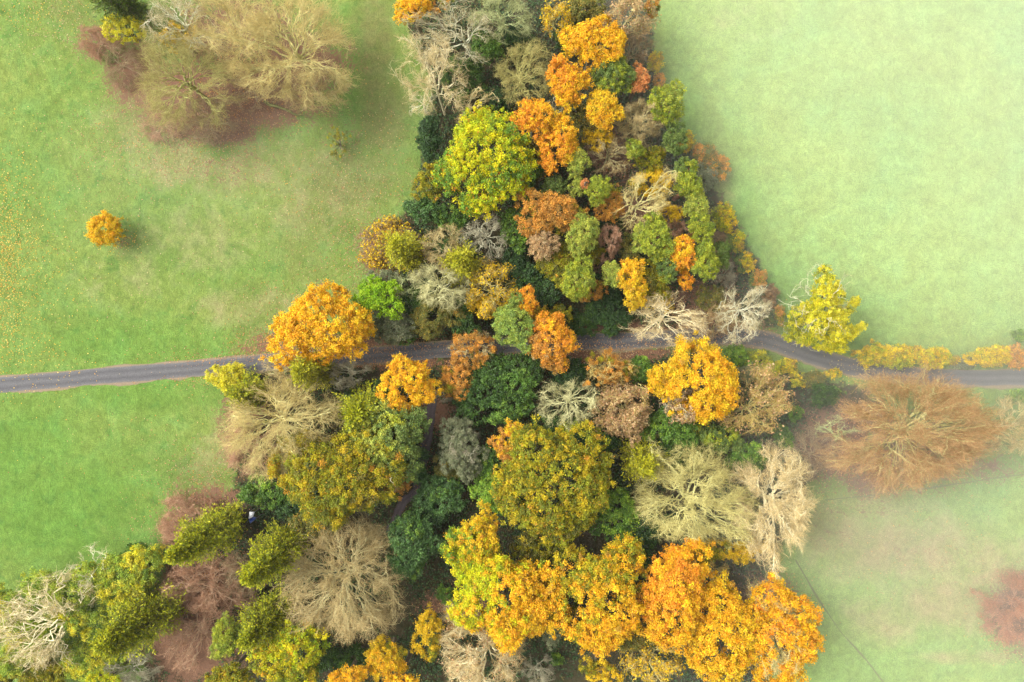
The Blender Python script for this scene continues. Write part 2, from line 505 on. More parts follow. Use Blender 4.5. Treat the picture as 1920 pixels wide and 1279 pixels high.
def build_conifer(t, H, R, pal, rng, dens=1.0, lean=(0, 0), spray=.46, power=1.15, bark=(.14, .10, .07), dead=0):
    nf = int(R * H * 11.0 * dens)
    i = np.arange(nf)
    z = (.05 + .95 * np.sqrt(rng.uniform(0, 1, nf)) if False else .04 + .96 * (i + .5) / nf)
    az = i * 2.39996 + rng.normal(size=nf) * .25
    ln = R * np.clip(1 - z ** 2.2, 0, 1) ** .7 * (.35 + .65 * np.clip(z * 5, 0, 1)) * rng.uniform(.5, 1.2, nf) + .3
    ln *= 1 + .22 * np.sin(az * 3 + z * 7 + rng.uniform(0, 6)) + .16 * np.sin(az * 5 + z * 15)
    el = .25 + .75 * z + rng.normal(size=nf) * .12      # steeper towards the top
    S = np.stack([np.zeros(nf), np.zeros(nf), z * H * .97], 1)
    D = np.stack([np.cos(az) * np.cos(el), np.sin(az) * np.cos(el), np.sin(el) * .75], 1)
    P, Rr = grown(rng, nf, S, D, ln, np.full(nf, .035), 5, .07, -.06, .3)
    m = 22
    ts = (np.arange(m) + 1) / m
    f = np.minimum(.25 + .75 * ts, .999) * 5; ii = f.astype(int); w = (f - ii)[None, :, None]
    Q = P[:, ii] * (1 - w) + P[:, ii + 1] * w
    Dd = unit(P[:, ii + 1] - P[:, ii])
    q = rng.normal(size=(nf, m, 3)); q[..., 2] *= .45
    U = unit(Dd + q * .8 + np.array([0, 0, .12]))
    n = nf * m
    U = U.reshape(-1, 3)
    ll = spray * rng.uniform(.6, 1.25, n) * (.55 + .1 * R)
    Pc = Q.reshape(-1, 3) + U * (ll * .45)[:, None] + rng.normal(size=(n, 3)) * .12
    Nn = unit(np.array([0, 0, 1.0]) + rng.normal(size=(n, 3)) * .55)
    Nn = unit(Nn - U * np.sum(Nn * U, 1, keepdims=True))
    V, F = leaf_quads(Pc, Nn, ll, ll * rng.uniform(.28, .46, n), rng, U=U)
    base = np.array(PAL[pal]); nb = len(base)
    k = (rng.uniform(0, nb, nf)[:, None] + rng.normal(size=(nf, m)) * .6).ravel()
    C = base[np.mod(np.floor(k).astype(int), nb)] * rng.uniform(.72, 1.25, (n, 1))
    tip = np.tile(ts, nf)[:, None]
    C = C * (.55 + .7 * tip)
    sh = np.array([[lean[0], lean[1]]])
    V[:, :2] += sh * (V[:, 2:3] / H)
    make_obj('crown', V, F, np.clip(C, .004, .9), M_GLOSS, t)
    zs = np.array([-.3, .3, H * .35, H * .7, H * .98])
    tp = np.stack([lean[0] * zs / H, lean[1] * zs / H, zs], 1)
    parts = [polytube(tp, (.06 + .016 * H) * np.array([1.4, 1.1, .8, .45, .08]), 7, bark)]
    P[..., :2] += sh * (P[..., 2:3] / H)
    V, F = prisms(*flat(P, Rr), sides=3); parts.append((V, F, np.array(bark)))
    V, F, C = merge(parts)
    make_obj('trunk', V, F, C, M_BARK, t)
    if dead:
        a = rng.uniform(0, 6.28, dead); zz = rng.uniform(.25, .95, dead) * H
        S = np.stack([lean[0] * zz / H, lean[1] * zz / H, zz], 1)
        D = np.stack([np.cos(a), np.sin(a), rng.uniform(.1, .5, dead)], 1)
        L1 = R * np.clip(1.35 - zz / H * .9, .4, 2)
        Pa, Ra = grown(rng, dead, S, D, L1, np.full(dead, .09), 5, .18, .03, .3)
        S2, D2, L2, r2 = children(rng, Pa, Ra, 5, .5, (.4, 1.0), .3, L1)
        Pb, Rb = grown(rng, len(S2), S2, D2, L2, np.full(len(S2), .045), 3, .25, .03, .4)
        parts = [(*prisms(*flat(Pa, Ra), sides=5), np.array((.6, .56, .46))), (*prisms(*flat(Pb, Rb), sides=3), np.array((.55, .5, .4)))]
        V, F, C = merge(parts)
        make_obj('dead_branch', V, F, C, M_BARK, t)


N_TREE = [0]


def L(px, py, rx, ry, H, pal, label, name='broadleaf_tree', cat='tree', group='leafy trees of the wood', **kw):
    N_TREE[0] += 1
    rng = rng_for(px, py, label)
    shrub = kw.get('shrub', False)
    rzg = min(.42 * H, .95 * .5 * (rx + ry) * K) if not shrub else .5 * H
    zc = H - rzg
    x, y = W(px, py, zc)
    s = K * (1 - zc / CAM_H)
    t = thing(name, label, cat, (x, y, 0), group)
    build_leafy(t, H, rx * s, ry * s, pal, rng, **kw)
    return t


def S(px, py, rx, ry, H, pal, label, name='shrub', cat='shrub', group='shrubs and bushes', **kw):
    kw.setdefault('leaf', .36)
    return L(px, py, rx, ry, H, pal, label, name, cat, group, shrub=True, **kw)


def Pn(px, py, rx, ry, H, pal, label, **kw):
    kw.setdefault('leaf', .34); kw.setdefault('puff', .5); kw.setdefault('rough', .35)
    return L(px, py, rx, ry, H, pal, label, 'pine_tree', 'tree', 'pine trees of the wood', bark=(.30, .15, .08), **kw)


def E(px, py, rx, ry, H, pal, label, **kw):
    return L(px, py, rx, ry, H, pal, label, 'evergreen_tree', 'tree', 'evergreen trees of the wood', gloss=True, **kw)


def B(px, py, rx, ry, H, colr, label, name='bare_tree', cat='tree', group='bare trees', zf=.62, base=None, **kw):
    """bare tree: crown centre seen at (px, py); base = ground pixel of a leaning tree's foot"""
    N_TREE[0] += 1
    rng = rng_for(px, py, label)
    zc = H * zf
    x, y = W(px, py, zc)
    s = K * (1 - zc / CAM_H)
    lean = (0.0, 0.0)
    if base is not None:
        bx, by = W(*base)
        lean = ((x - bx) / zf, (y - by) / zf)
        x, y = bx, by
    t = thing(name, label, cat, (x, y, 0), group)
    build_bare(t, H, rx * s, ry * s, colr, rng, lean=lean, **kw)
    return t


def Tw(px, py, rx, ry, H, colr, **kw):
    """bare boughs that show through the crown of the tree made last"""
    t = LAST[0]
    zc = H * .62
    x, y = W(px, py, zc)
    s = K * (1 - zc / CAM_H)
    build_bare(t, H, rx * s, ry * s, colr, rng_for(px, py, H, colr), names=('bough', 'twig'), off=(x - t.location.x, y - t.location.y), **kw)


def Cn(px, py, H, R, pal, label, **kw):
    """conifer: foot of the trunk at ground pixel (px, py)"""
    N_TREE[0] += 1
    rng = rng_for(px, py, label)
    x, y = W(px, py, 0)
    t = thing('conifer_tree', label, 'tree', (x, y, 0), 'conifers of the wood')
    build_conifer(t, H, R, pal, rng, **kw)
    return t


# ---- north west group round the pink-brown litter
Cn(262, 36, 17, 3.8, 'condark', 'dark green yew at the photo\'s upper edge above sparse yellow sapling', dens=.8)
L(236, 56, 42, 26, 7, 'yellow', 'sparse bright yellow sapling under the dark yew', dens=.4, leaf=.34, name='sapling', group='saplings in the clearings', puff=.5)
B(178, 72, 36, 36, 4.5, 'pink', 'pink-brown bare shrub on the grass edge beside the yellow sapling', name='shrub', cat='shrub', group='shrubs and bushes', dens=1.6, trunk=.08, thick=.5, limbs=11)
B(338, 32, 76, 62, 17, 'white', 'grey-green lichened bare tree beside the dark yew', dens=1.0, limbs=9, thick=1.1)
L(340, 74, 36, 28, 8, 'golden', 'thin gold sapling among the bare trees of the clearing', dens=.35, leaf=.34, name='sapling', group='saplings in the clearings', puff=.5)
B(342, 152, 98, 102, 15, 'olive', 'round olive bare tree standing in pink-brown leaf litter', dens=1.3, limbs=15)
B(432, 52, 84, 84, 17, 'straw', 'pale straw bare tree behind the widest bare crown of the clearing', dens=1.2, limbs=12)
B(540, 84, 120, 112, 19, 'straw', 'widest straw-coloured bare tree of the clearing beside the grass ride', dens=1.5, limbs=18, thick=1.1)
B(385, 215, 60, 45, 7, 'brown', 'low brown bare thicket beside the round olive bare tree', dens=1.2, trunk=.1, thick=.6)
B(585, 165, 58, 42, 13, 'tan', 'tan bare tree overhanging the ride below the widest bare crown', dens=1.4, limbs=10)
B(225, 120, 44, 46, 3.2, 'brown', 'low brown bramble scrub between the pink shrub and the round olive bare tree', name='shrub', cat='shrub', group='shrubs and bushes', dens=1.3, trunk=.06, thick=.4)
B(300, 235, 46, 34, 3.2, 'pink', 'low pink-brown scrub at the grass rim below the round olive bare tree', name='shrub', cat='shrub', group='shrubs and bushes', dens=1.2, trunk=.06, thick=.4)
B(470, 165, 60, 44, 3.0, 'brown', 'low purple-brown scrub in the heart of the clearing', name='shrub', cat='shrub', group='shrubs and bushes', dens=1.0, trunk=.06, thick=.4)
L(636, 268, 20, 32, 3.5, 'olive', 'thin sparse olive sapling alone on the grass ride', dens=.16, leaf=.3, name='sapling', group='saplings in the clearings', puff=.45)
L(198, 430, 33, 32, 5.5, 'golden', 'small round golden tree alone on the open grass', name='broadleaf_tree', dens=1.5, leaf=.32, puff=.5, lobes=[(0, 0, 0, 2.55), (.3, .2, .5, 2.2), (-.4, -.2, .3, 2.1)], pal2='gold', grad=(0, 0, 0))

# ---- north of the wood, along its top
L(776, 18, 36, 28, 13, 'gold', 'gold-orange tree at the north end of the wood beside the ride', dens=.7, leaf=.38)
L(820, 8, 30, 22, 11, 'rust', 'rusty thin tree behind the forked white-limbed tree', dens=.6)
B(845, 56, 92, 56, 18, 'white', 'forked white-limbed bare tree with bent trunk at the north end', base=(886, 112), dens=.9, limbs=8, thick=1.1)
B(806, 130, 76, 62, 19, 'cream', 'bright cream birch leaning over the ride with bare fan crown', base=(836, 222), dens=1.3, limbs=9, thick=1.0)
B(792, 190, 34, 28, 9, 'white', 'small white bare branches low beside the cream birch', dens=.4, limbs=5)
B(895, 192, 42, 30, 14, 'tan', 'small tan bare fan above the yellow-green maple', base=(873, 216), dens=.8, limbs=7)
B(942, 24, 68, 46, 16, 'moss', 'weeping moss-green bare tree at the top of the wood', dens=1.3, limbs=12)
E(912, 92, 30, 30, 8, 'green', 'mid green holly between two bare crowns near the top of the wood')
E(965, 82, 46, 26, 6, 'dark', 'dark holly under the weeping moss-green bare tree')
B(985, 133, 64, 60, 15, 'olive', 'round olive bare tree above the twin orange crowns', dens=1.2, limbs=13, thick=1.1)
E(870, 150, 40, 42, 7, 'darkmid', 'dull dark evergreen beneath the cream birch')
E(806, 268, 22, 50, 9, 'dark', 'dark blue-green holly column on the west edge beside the maple')
E(930, 190, 30, 24, 6, 'dark', 'dark low evergreen between the maple and the round olive bare tree')
B(1046, 34, 32, 40, 13, 'goldtwig', 'grey lichened bare tree with a few gold leaves at the top edge', dens=.7, leaves=('golden', .12))
L(1098, 22, 34, 26, 11, 'olivedull', 'dull olive tree at the top edge beside the field', dens=.8)
B(1178, 26, 66, 40, 17, 'tan', 'broad tan bare tree at the top edge of the pale field', dens=1.1, leaves=('tanleaf', .12))
L(1222, 14, 18, 24, 10, 'rust', 'narrow rusty tree where the field meets the top edge', dens=.5)
B(1186, 88, 42, 36, 11, 'brown', 'feathery grey-brown bare tree behind the round gold-orange crown', dens=1.4)
E(1070, 72, 30, 34, 6, 'darkmid', 'dark green bush behind the round gold-orange crown')
L(1112, 88, 58, 42, 15, 'gold', 'round gold-orange crown nearest the top of the pale field', leaf=.40)
Pn(1148, 144, 38, 36, 13, 'pinedull', 'dull green pine below the round gold-orange crown')
L(1198, 150, 21, 27, 11, 'salmon', 'salmon-orange slender tree beside the dull green pine', dens=.9, leaf=.34)
S(1228, 118, 15, 20, 4, 'hedgegold', 'gold and brown bush on the field edge beside the feathery bare tree')
S(1234, 152, 12, 16, 3.5, 'rust', 'small rusty bush on the field edge above the light green pine', dens=.7)
L(1066, 160, 38, 44, 15, 'orange', 'vivid orange tree with grey bare twigs on its lower side', leaf=.40, pal2='gold', grad=(.7, -.5))
B(1046, 190, 30, 20, 13, 'grey', 'grey bare twigs poking from under the vivid orange tree', dens=.4, limbs=6)
L(1132, 208, 35, 38, 14, 'gold', 'yellow-gold tree above the small bare tree with brown litter', leaf=.38, pal2='golden', grad=(0, 1))
E(1092, 232, 36, 40, 8, 'olivedull', 'dull olive bush between the yellow-gold and the twin orange crowns', dens=.9)
B(1204, 224, 46, 46, 12, 'tan', 'round tan-pink bare ball beside the light green pines', dens=1.5, limbs=13)
Pn(1248, 196, 32, 38, 12, 'pine', 'light green pine at the north end of the field-side pine row')
Pn(1264, 262, 22, 32, 10, 'pinedull', 'dusky green pine second in the field-side pine row')
S(1284, 268, 15, 22, 4, 'hedgegold', 'gold bush on the field edge beside the dusky green pine')
L(1004, 226, 40, 36, 15, 'gold', 'orange crown with ragged top touching the maple', leaf=.40, pal2='orange', grad=(-.6, -.4))
L(1046, 272, 36, 52, 14, 'orange', 'tall oval orange crown hanging below the ragged orange one', leaf=.40, pal2='gold', grad=(.6, .5))
E(1010, 300, 34, 40, 7, 'olivedull', 'dull olive bush in shade between the maple and the oval orange crown', dens=.9)
L(912, 308, 82, 92, 17, 'maple', 'great round yellow-green maple, the widest leafy crown north of the lane', leaf=.46, puff=.66, rough=.14, dens=1.6)
E(985, 335, 30, 44, 10, 'green', 'dark green lower tree tucked against the maple')
L(808, 342, 32, 36, 10, 'olive', 'brown-gold feathery tree squeezed beside the maple', dens=.7, leaf=.34)
E(800, 392, 42, 28, 8, 'blue', 'blue-green laurel dome under the brown-gold feathery tree')
E(850, 415, 30, 20, 6, 'green', 'mid green laurel at the foot of the maple')
Pn(1084, 305, 22, 30, 12, 'pinepale', 'pale lime pine beside the oval orange crown', )
B(1145, 288, 46, 42, 10, 'tan', 'small tan bare tree over reddish brown litter', dens=.7, limbs=9)
Pn(1190, 280, 19, 20, 10, 'pine', 'small leaning green pine beside the round tan-pink bare ball')
L(1218, 300, 30, 24, 8, 'olive', 'brown-gold scrub tree behind the leaning bare tree', dens=.6, leaf=.32)
Pn(1284, 318, 24, 22, 10, 'pinedull', 'grey-green pine third in the field-side pine row')
S(1336, 305, 32, 32, 3.5, 'olivedull', 'brown-gold bramble bush bulging into the pale field', dens=.7, pal2='rust', grad=(.6, .2))
S(1318, 335, 28, 28, 4, 'grey', 'grey-brown bramble bush behind the brown one at the field', dens=.7)
S(1310, 290, 12, 22, 3.5, 'rust', 'narrow orange-brown bush against the field edge', dens=.7)

# ---- wood, middle north
Pn(1040, 352, 24, 20, 10, 'pinedull', 'grey-green pine tuft above the rusty oak')
L(1082, 350, 18, 19, 11, 'pinepale', 'pale gold tuft of a tree among the pines', leaf=.32)
L(1096, 346, 9, 10, 11.5, 'salmon', 'tiny salmon tuft of a tree beside the pale gold one', leaf=.3)
Pn(1120, 360, 24, 30, 12, 'pine', 'yellow-green pine beside the leaning bare tree')
L(1140, 385, 28, 32, 9, 'rust', 'rust-orange scrub tree under the yellow-green pine', leaf=.36)
L(1032, 402, 62, 42, 14, 'rust', 'wide rusty oak showing pale branches through its crown', leaf=.36, dens=.75, puff=.6)
Tw(1032, 402, 50, 34, 14.4, 'goldtwig', dens=.35, limbs=8)
L(1020, 462, 30, 26, 13, 'tanleaf', 'pinkish tan tree below the rusty oak', leaf=.32, dens=.9)
L(1050, 500, 38, 44, 11, 'olive', 'olive-gold feathery tree between the tan tree and the bright pine', leaf=.34, dens=.75)
Pn(1092, 440, 30, 38, 14, 'pinepale', 'pale yellow-green pine beside the rusty oak')
E(1135, 440, 36, 48, 4, 'dark', 'black-green low evergreen round the slim tan tree')  # dark bush added to stand in for the shade in this hollow
B(1143, 452, 23, 36, 12, 'pink', 'slim pinkish tan bare tree in a dark hollow', dens=2.0, limbs=12, thick=.6)
Pn(1084, 522, 31, 40, 14, 'pine', 'bright yellow-green pine over the dark hollow north of the lane')
Pn(1150, 514, 21, 25, 12, 'pinepale', 'small round pine between the bright pine and the gold tree')
Pn(1222, 446, 35, 42, 14, 'pine', 'big rounded pine beside the orange maple')
L(1218, 345, 40, 30, 8, 'golden', 'yellow scrub tree behind the leaning bare tree', dens=.6, leaf=.34)
B(1212, 362, 62, 50, 19, 'straw', 'leaning bare tree with a bright pale trunk in the middle of the wood', base=(1165, 412), dens=1.0, limbs=9, thick=1.25)
Pn(1290, 350, 27, 24, 12, 'pine', 'light green pine fourth in the field-side pine row')
Pn(1303, 384, 25, 24, 12, 'pinepale', 'yellowish pine fifth in the field-side pine row')
Pn(1313, 428, 24, 30, 12, 'pine', 'rounded green pine sixth in the field-side pine row')
Pn(1352, 478, 15, 26, 9, 'pinedull', 'dull narrow pine at the field side of the row\'s last pine')
Pn(1320, 490, 28, 34, 13, 'pine', 'last pine of the field-side row nearest the lane')
B(1272, 425, 17, 24, 8, 'pink', 'small tan bare shrub between two rounded pines', dens=1.8, trunk=.1, thick=.5)
L(1274, 474, 27, 32, 13, 'orange', 'bright orange maple between two pines', leaf=.34, pal2='gold', grad=(-.5, .5))
L(1284, 520, 16, 24, 10, 'orange', 'narrow orange tree under the bright orange maple', leaf=.34, dens=.8)
L(1182, 532, 28, 46, 13, 'gold', 'tall gold tree just north of the lane', leaf=.40, pal2='golden', grad=(0, -.8))
L(1222, 524, 30, 36, 10, 'olive', 'yellow-olive scrub tree beside the tall gold tree', leaf=.34, dens=.85)
Pn(1250, 506, 22, 25, 12, 'pinedull', 'grey-green pine in front of the bright orange maple')
L(1225, 560, 34, 22, 6, 'golden', 'low gold bush under the spreading bare tree by the lane', dens=.55, leaf=.34)
E(1135, 574, 42, 52, 2.6, 'dark', 'dark green ivy mound beside the lane', puff=.45)
S(1090, 610, 26, 22, 3, 'darkmid', 'olive-green bush on the lane edge beside the ivy mound')

L(1105, 470, 26, 30, 8, 'olive', 'olive scrub tree between the pale pine and the slim pinkish tree', dens=.7, leaf=.32)
L(1180, 470, 22, 34, 7, 'olivedull', 'dull scrub tree in the hollow beside the big rounded pine', dens=.7, leaf=.32)
L(1255, 400, 28, 20, 8, 'golden', 'gold scrub tree between the leaning bare tree and the pine row', dens=.6, leaf=.32)
L(1120, 262, 30, 24, 8, 'golden', 'thin gold scrub tree just above the small tan bare tree', dens=.5, leaf=.32)
L(1110, 545, 30, 22, 5, 'rust', 'rusty low bush over the dark hollow north of the ivy mound', dens=.5, leaf=.32)
L(1010, 600, 24, 26, 8, 'golden', 'dark gold tree wedged between the pale oval and red-orange crowns', dens=.6, leaf=.32)
E(856, 470, 40, 30, 7, 'darkmid', 'dull green bush under the tan and grey bare crowns')
E(790, 560, 40, 34, 7, 'darkmid', 'dim green bush under the pale weeping bare tree')
L(1330, 560, 30, 26, 6, 'olivedull', 'dull olive bush over brown litter where the wood thins', dens=.6, leaf=.32)
E(700, 800, 30, 26, 8, 'darkmid', 'dark green bush in the angle of three large crowns west of the path')
E(1040, 800, 40, 26, 7, 'darkmid', 'dim green bush above the great olive-gold oak')
E(1400, 860, 40, 30, 6, 'green', 'misty green bush between the olive-gold and cream bare trees')
E(1180, 1040, 40, 28, 7, 'darkmid', 'dim green bush above the gold and green oak')
L(1190, 1190, 40, 30, 8, 'olivedull', 'dull olive low tree between the gold-green oak and amber crown', dens=.8, leaf=.32)

# ---- wood, west part north of the lane
B(732, 455, 62, 54, 5, 'brown', 'rust-brown bare thicket on the west edge of the wood', name='shrub', cat='shrub', group='shrubs and bushes', dens=1.8, limbs=13, trunk=.08, thick=.5, leaves=('golden', .06))
Cn(768, 478, 14, 3.2, 'congold', 'yellow-green conifer at the west edge beside the brown thicket')
B(832, 462, 46, 44, 14, 'tan', 'tan bare tree beside the yellow-green edge conifer', dens=1.2, limbs=11)
B(908, 445, 52, 42, 14, 'grey', 'grey bare tree below the maple', dens=1.1, limbs=10)
E(965, 432, 28, 40, 9, 'green', 'shaded green evergreen beside the rusty oak')
Cn(872, 504, 15, 3.3, 'congold', 'yellow-green conifer among three bare crowns')
B(826, 536, 62, 46, 15, 'pale', 'pale weeping bare tree below the central conifer', dens=1.5, limbs=14, thick=1.15)
B(920, 540, 52, 54, 14, 'goldtwig', 'yellow-barked bare tree with gold leaves on its lower side', dens=.9, limbs=10, leaves=('golden', .10))
L(918, 574, 40, 22, 8, 'golden', 'gold understorey tree beneath the yellow-barked bare tree', dens=.5, leaf=.32)
L(724, 526, 32, 20, 8, 'grey', 'soft grey-green willow beside the lime tree', dens=.8, leaf=.28, puff=.45)
B(752, 540, 38, 30, 11, 'moss', 'green-barked bare tree behind the lime tree', dens=.8, limbs=8)
L(713, 560, 43, 38, 12, 'lime', 'vivid lime-green tree touching the great gold oak', leaf=.44, rough=.5)
L(738, 612, 40, 34, 8, 'grey', 'grey-green tree overhanging the lane beside the great gold oak', leaf=.32)
E(760, 632, 22, 16, 5, 'green', 'small dark green bush at the lane below the grey-green tree')
L(605, 612, 92, 68, 16, 'gold', 'great gold oak overhanging the lane at the west end of the wood', leaf=.44, rough=.45, puff=.72)
L(822, 592, 48, 40, 9, 'olivedull', 'muted olive tree below the pale weeping bare tree', dens=.9, leaf=.32)
E(868, 600, 28, 34, 7, 'darkmid', 'dim green bush between the muted olive tree and gold understorey')
L(888, 656, 44, 34, 9, 'rust', 'tawny half-bare tree reaching over the lane', dens=.45, leaf=.32)
Tw(888, 652, 44, 36, 10, 'tan', dens=.7, limbs=8)
L(964, 608, 38, 48, 13, 'pale', 'pale green oval tree beside the red-orange maple', leaf=.36)
L(984, 566, 22, 30, 11, 'orange', 'narrow orange tree behind the pale green oval one', leaf=.34)
L(1030, 640, 44, 54, 13, 'orange', 'red-orange maple overhanging the lane in the middle of the wood', leaf=.38, pal2='rust', grad=(-.7, -.6))
Tw(1022, 660, 28, 32, 13.4, 'tan', dens=.5, limbs=7)
E(1000, 535, 44, 42, 8, 'dark', 'dark green conifer-like evergreen north of the narrow orange tree')
E(965, 495, 24, 34, 7, 'dark', 'black-green evergreen below the shaded green one')
L(1048, 588, 26, 18, 6, 'olive', 'dark gold bush north of the red-orange maple', dens=.7, leaf=.32)
B(1258, 600, 80, 56, 15, 'cream', 'spreading cream bare tree leaning over the lane', dens=1.0, limbs=12, thick=1.1)
B(1396, 586, 50, 60, 14, 'white', 'pale grey bare tree where the lane bends', dens=1.1, limbs=12, thick=1.0)
B(1350, 590, 40, 46, 7, 'rust', 'soft orange-brown bare thicket behind the pale grey bare tree', dens=1.6, limbs=12, trunk=.1, thick=.5)
B(1362, 512, 26, 28, 6, 'grey', 'grey-brown bare shrub beside the last pine of the row', name='shrub', cat='shrub', group='shrubs and bushes', dens=1.6, trunk=.1, thick=.5)
B(1350, 450, 18, 22, 5, 'brown', 'brown bare shrub tucked behind the field hedge', name='shrub', cat='shrub', group='shrubs and bushes', dens=1.6, trunk=.1, thick=.5)
S(1354, 410, 22, 27, 4.5, 'hedgegreen', 'green and gold hedge bush, northernmost of the curved field hedge', name='hedge_bush', cat='hedge', group='bushes of the curved field hedge', pal2='hedgegold', grad=(1, .2))
S(1378, 452, 18, 24, 3.5, 'hedgegold', 'orange-gold hedge bush second along the curved field hedge', name='hedge_bush', cat='hedge', group='bushes of the curved field hedge', dens=.95, pal2='pinedull', grad=(-.8, -.1, -.4))
S(1396, 492, 19, 22, 3.5, 'hedgegold', 'gold-spotted hedge bush third along the curved field hedge', name='hedge_bush', cat='hedge', group='bushes of the curved field hedge', dens=.95, pal2='pinedull', grad=(-.8, -.1, -.4))
S(1420, 524, 18, 18, 3, 'rust', 'rusty hedge bush fourth along the curved field hedge', name='hedge_bush', cat='hedge', group='bushes of the curved field hedge', dens=.95, pal2='pinedull', grad=(-.8, -.1, -.4))
S(1444, 556, 14, 22, 2.6, 'brown', 'brown hedge bush at the lane end of the curved field hedge', name='hedge_bush', cat='hedge', group='bushes of the curved field hedge', dens=.8)
S(1462, 592, 10, 20, 2.2, 'rust', 'low rust-red bush between lane and ragged yellow conifer', dens=.7)

# ---- ragged yellow tree and hedge along the lane, south field corner
ragged = [(-.6, 6.6, .8, 1.3), (.3, 5.0, 1.6, 1.5), (-.9, 3.2, 2.0, 1.9), (1.4, 3.0, 1.8, 1.2), (-.6, 1.0, 2.2, 1.7), (-3.6, .4, .2, 1.7), (-4.8, -1.8, -.6, 1.2), (-5.2, -3.4, -1.2, .8), (-3.4, -3.6, -.8, 1.2), (-1.6, -1.2, 1.4, 1.8),
          (1.6, -.4, 1.2, 1.6), (3.4, .6, .4, .9), (4.6, 1.6, .2, .8), (5.4, 2.4, -.2, .7), (2.4, -2.8, .6, 1.6), (4.4, -2.8, -.2, 1.1), (5.8, -2.2, -.6, .8), (7.0, -1.6, -.8, .6), (-.8, -4.0, -.2, 1.7), (1.2, -5.0, -.6, 1.2), (3.2, -5.2, -.8, 1.0), (-2.0, 2.0, .6, 1.0)]
L(1540, 592, 70, 78, 12, 'yellow', 'ragged yellow-green tree with dead white branches beside the lane bend', name='ragged_tree', leaf=.34, puff=.5, lobes=ragged, rz=4.5, dens=.95, pal2='hedgegreen', grad=(-.4, .2, -.9))
Tw(1536, 576, 76, 84, 12.5, 'white', dens=.16, limbs=12, thick=.8, trunk=.4)
S(1640, 664, 36, 22, 2.6, 'hedgegold', 'gold and olive hedge bush nearest the ragged tree', name='hedge_bush', cat='hedge', group='bushes of the lane hedge')
S(1694, 668, 40, 22, 2.6, 'hedgegreen', 'yellow-green hedge bush in the middle of the lane hedge', name='hedge_bush', cat='hedge', group='bushes of the lane hedge', pal2='hedgegold', grad=(0, 1))
S(1752, 671, 42, 20, 2.8, 'hedgegold', 'bright gold rounded hedge bush just before the hedge gap', name='hedge_bush', cat='hedge', group='bushes of the lane hedge')
S(1806, 680, 26, 13, 1.2, 'grey', 'low grey-green bramble filling the hedge gap', name='hedge_bush', cat='hedge', group='bushes of the lane hedge')
S(1852, 668, 40, 20, 2.8, 'hedgegold', 'gold rounded hedge bush just past the hedge gap', name='hedge_bush', cat='hedge', group='bushes of the lane hedge')
S(1908, 668, 24, 22, 2.6, 'rust', 'brown-gold hedge bush at the photo\'s east edge', name='hedge_bush', cat='hedge', group='bushes of the lane hedge')
S(1912, 630, 16, 14, 2.5, 'bright', 'green bush in the pale field at the photo\'s east edge')

# ---- south of the lane, east part
B(1718, 812, 164, 110, 18, 'rust', 'huge rust-tipped bare beech beside the lane', dens=2.6, limbs=26, thick=1.0, wild=.2, group='bare trees')
B(1572, 806, 34, 30, 10, 'moss', 'small grey-green bare branch tree at the foot of the huge beech', dens=.6, limbs=6)
B(1900, 800, 40, 62, 9, 'tan', 'pale tan bare thicket beyond the huge beech', dens=1.4, limbs=10)
S(1906, 742, 22, 12, 2, 'bright', 'yellow-green bush beside the lane beyond the huge beech')
S(1420, 678, 26, 22, 2.6, 'hedgegreen', 'yellow-green hedge bush beside the round green bush south of the lane', name='hedge_bush', cat='hedge', group='bushes of the hedge south of the lane')
S(1466, 690, 28, 18, 2.4, 'hedgegreen', 'yellow hedge bush facing the ragged tree across the lane', name='hedge_bush', cat='hedge', group='bushes of the hedge south of the lane', pal2='hedgegold', grad=(1, 0))
S(1497, 712, 16, 16, 2, 'hedgegold', 'gold-leaved hedge bush at the end of the southern lane hedge', name='hedge_bush', cat='hedge', group='bushes of the hedge south of the lane', dens=.7)
S(1377, 668, 27, 23, 4.5, 'green', 'round green bush between the golden sycamore and the lane', pal2='bright', grad=(.2, .5))
S(1404, 700, 30, 18, 4, 'grey', 'grey-green bush behind the southern lane hedge')
S(1546, 742, 28, 24, 3.5, 'darkmid', 'dark green bush in the brown glade below the lane')
S(1520, 712, 26, 16, 2, 'olivedull', 'dull olive low bush on the glade side of the lane')
S(1490, 776, 14, 16, 3, 'green', 'small bright green bush in the brown glade')
S(1468, 820, 20, 22, 3, 'green', 'dull green bush beside the brown glade above the cream bare tree')
S(1560, 700, 20, 10, 1.4, 'hedgegold', 'low golden weeds beside the lane near the huge beech', dens=.6)
B(1530, 850, 50, 54, 5, 'brown', 'brown bare scrub in the glade beside the huge beech', name='shrub', cat='shrub', group='shrubs and bushes', dens=1.2, trunk=.08, thick=.5)
B(1424, 748, 68, 66, 14, 'goldtwig', 'olive-gold bare tree beside the golden sycamore', base=(1372, 768), dens=1.3, limbs=10, leaves=('tanleaf', .08))
L(1296, 712, 80, 72, 16, 'gold', 'golden sycamore with green depths south of the lane', leaf=.42, pal2='golden', grad=(-.2, .2, -.5), dens=.9, rough=.6)
B(1288, 760, 46, 38, 16, 'grey', 'pale grey twiggy patch on the golden sycamore\'s lower side', dens=1.2, limbs=10, leaves=('tanleaf', .25))
E(1205, 692, 24, 26, 6, 'green', 'fresh green bush beside the golden sycamore')
L(1140, 690, 46, 34, 10, 'rust', 'tawny olive tree south of the lane', dens=.45, leaf=.30)
Tw(1142, 690, 52, 38, 11, 'goldtwig', dens=.7, limbs=8)
B(1066, 760, 60, 56, 14, 'pale', 'bright pale bare tree with radiating limbs south of the lane', dens=.9, limbs=13, thick=1.15)
B(1168, 768, 56, 56, 13, 'goldtwig', 'tan and orange bare tree beside the bright pale one', dens=1.2, limbs=11, leaves=('tanleaf', .25))
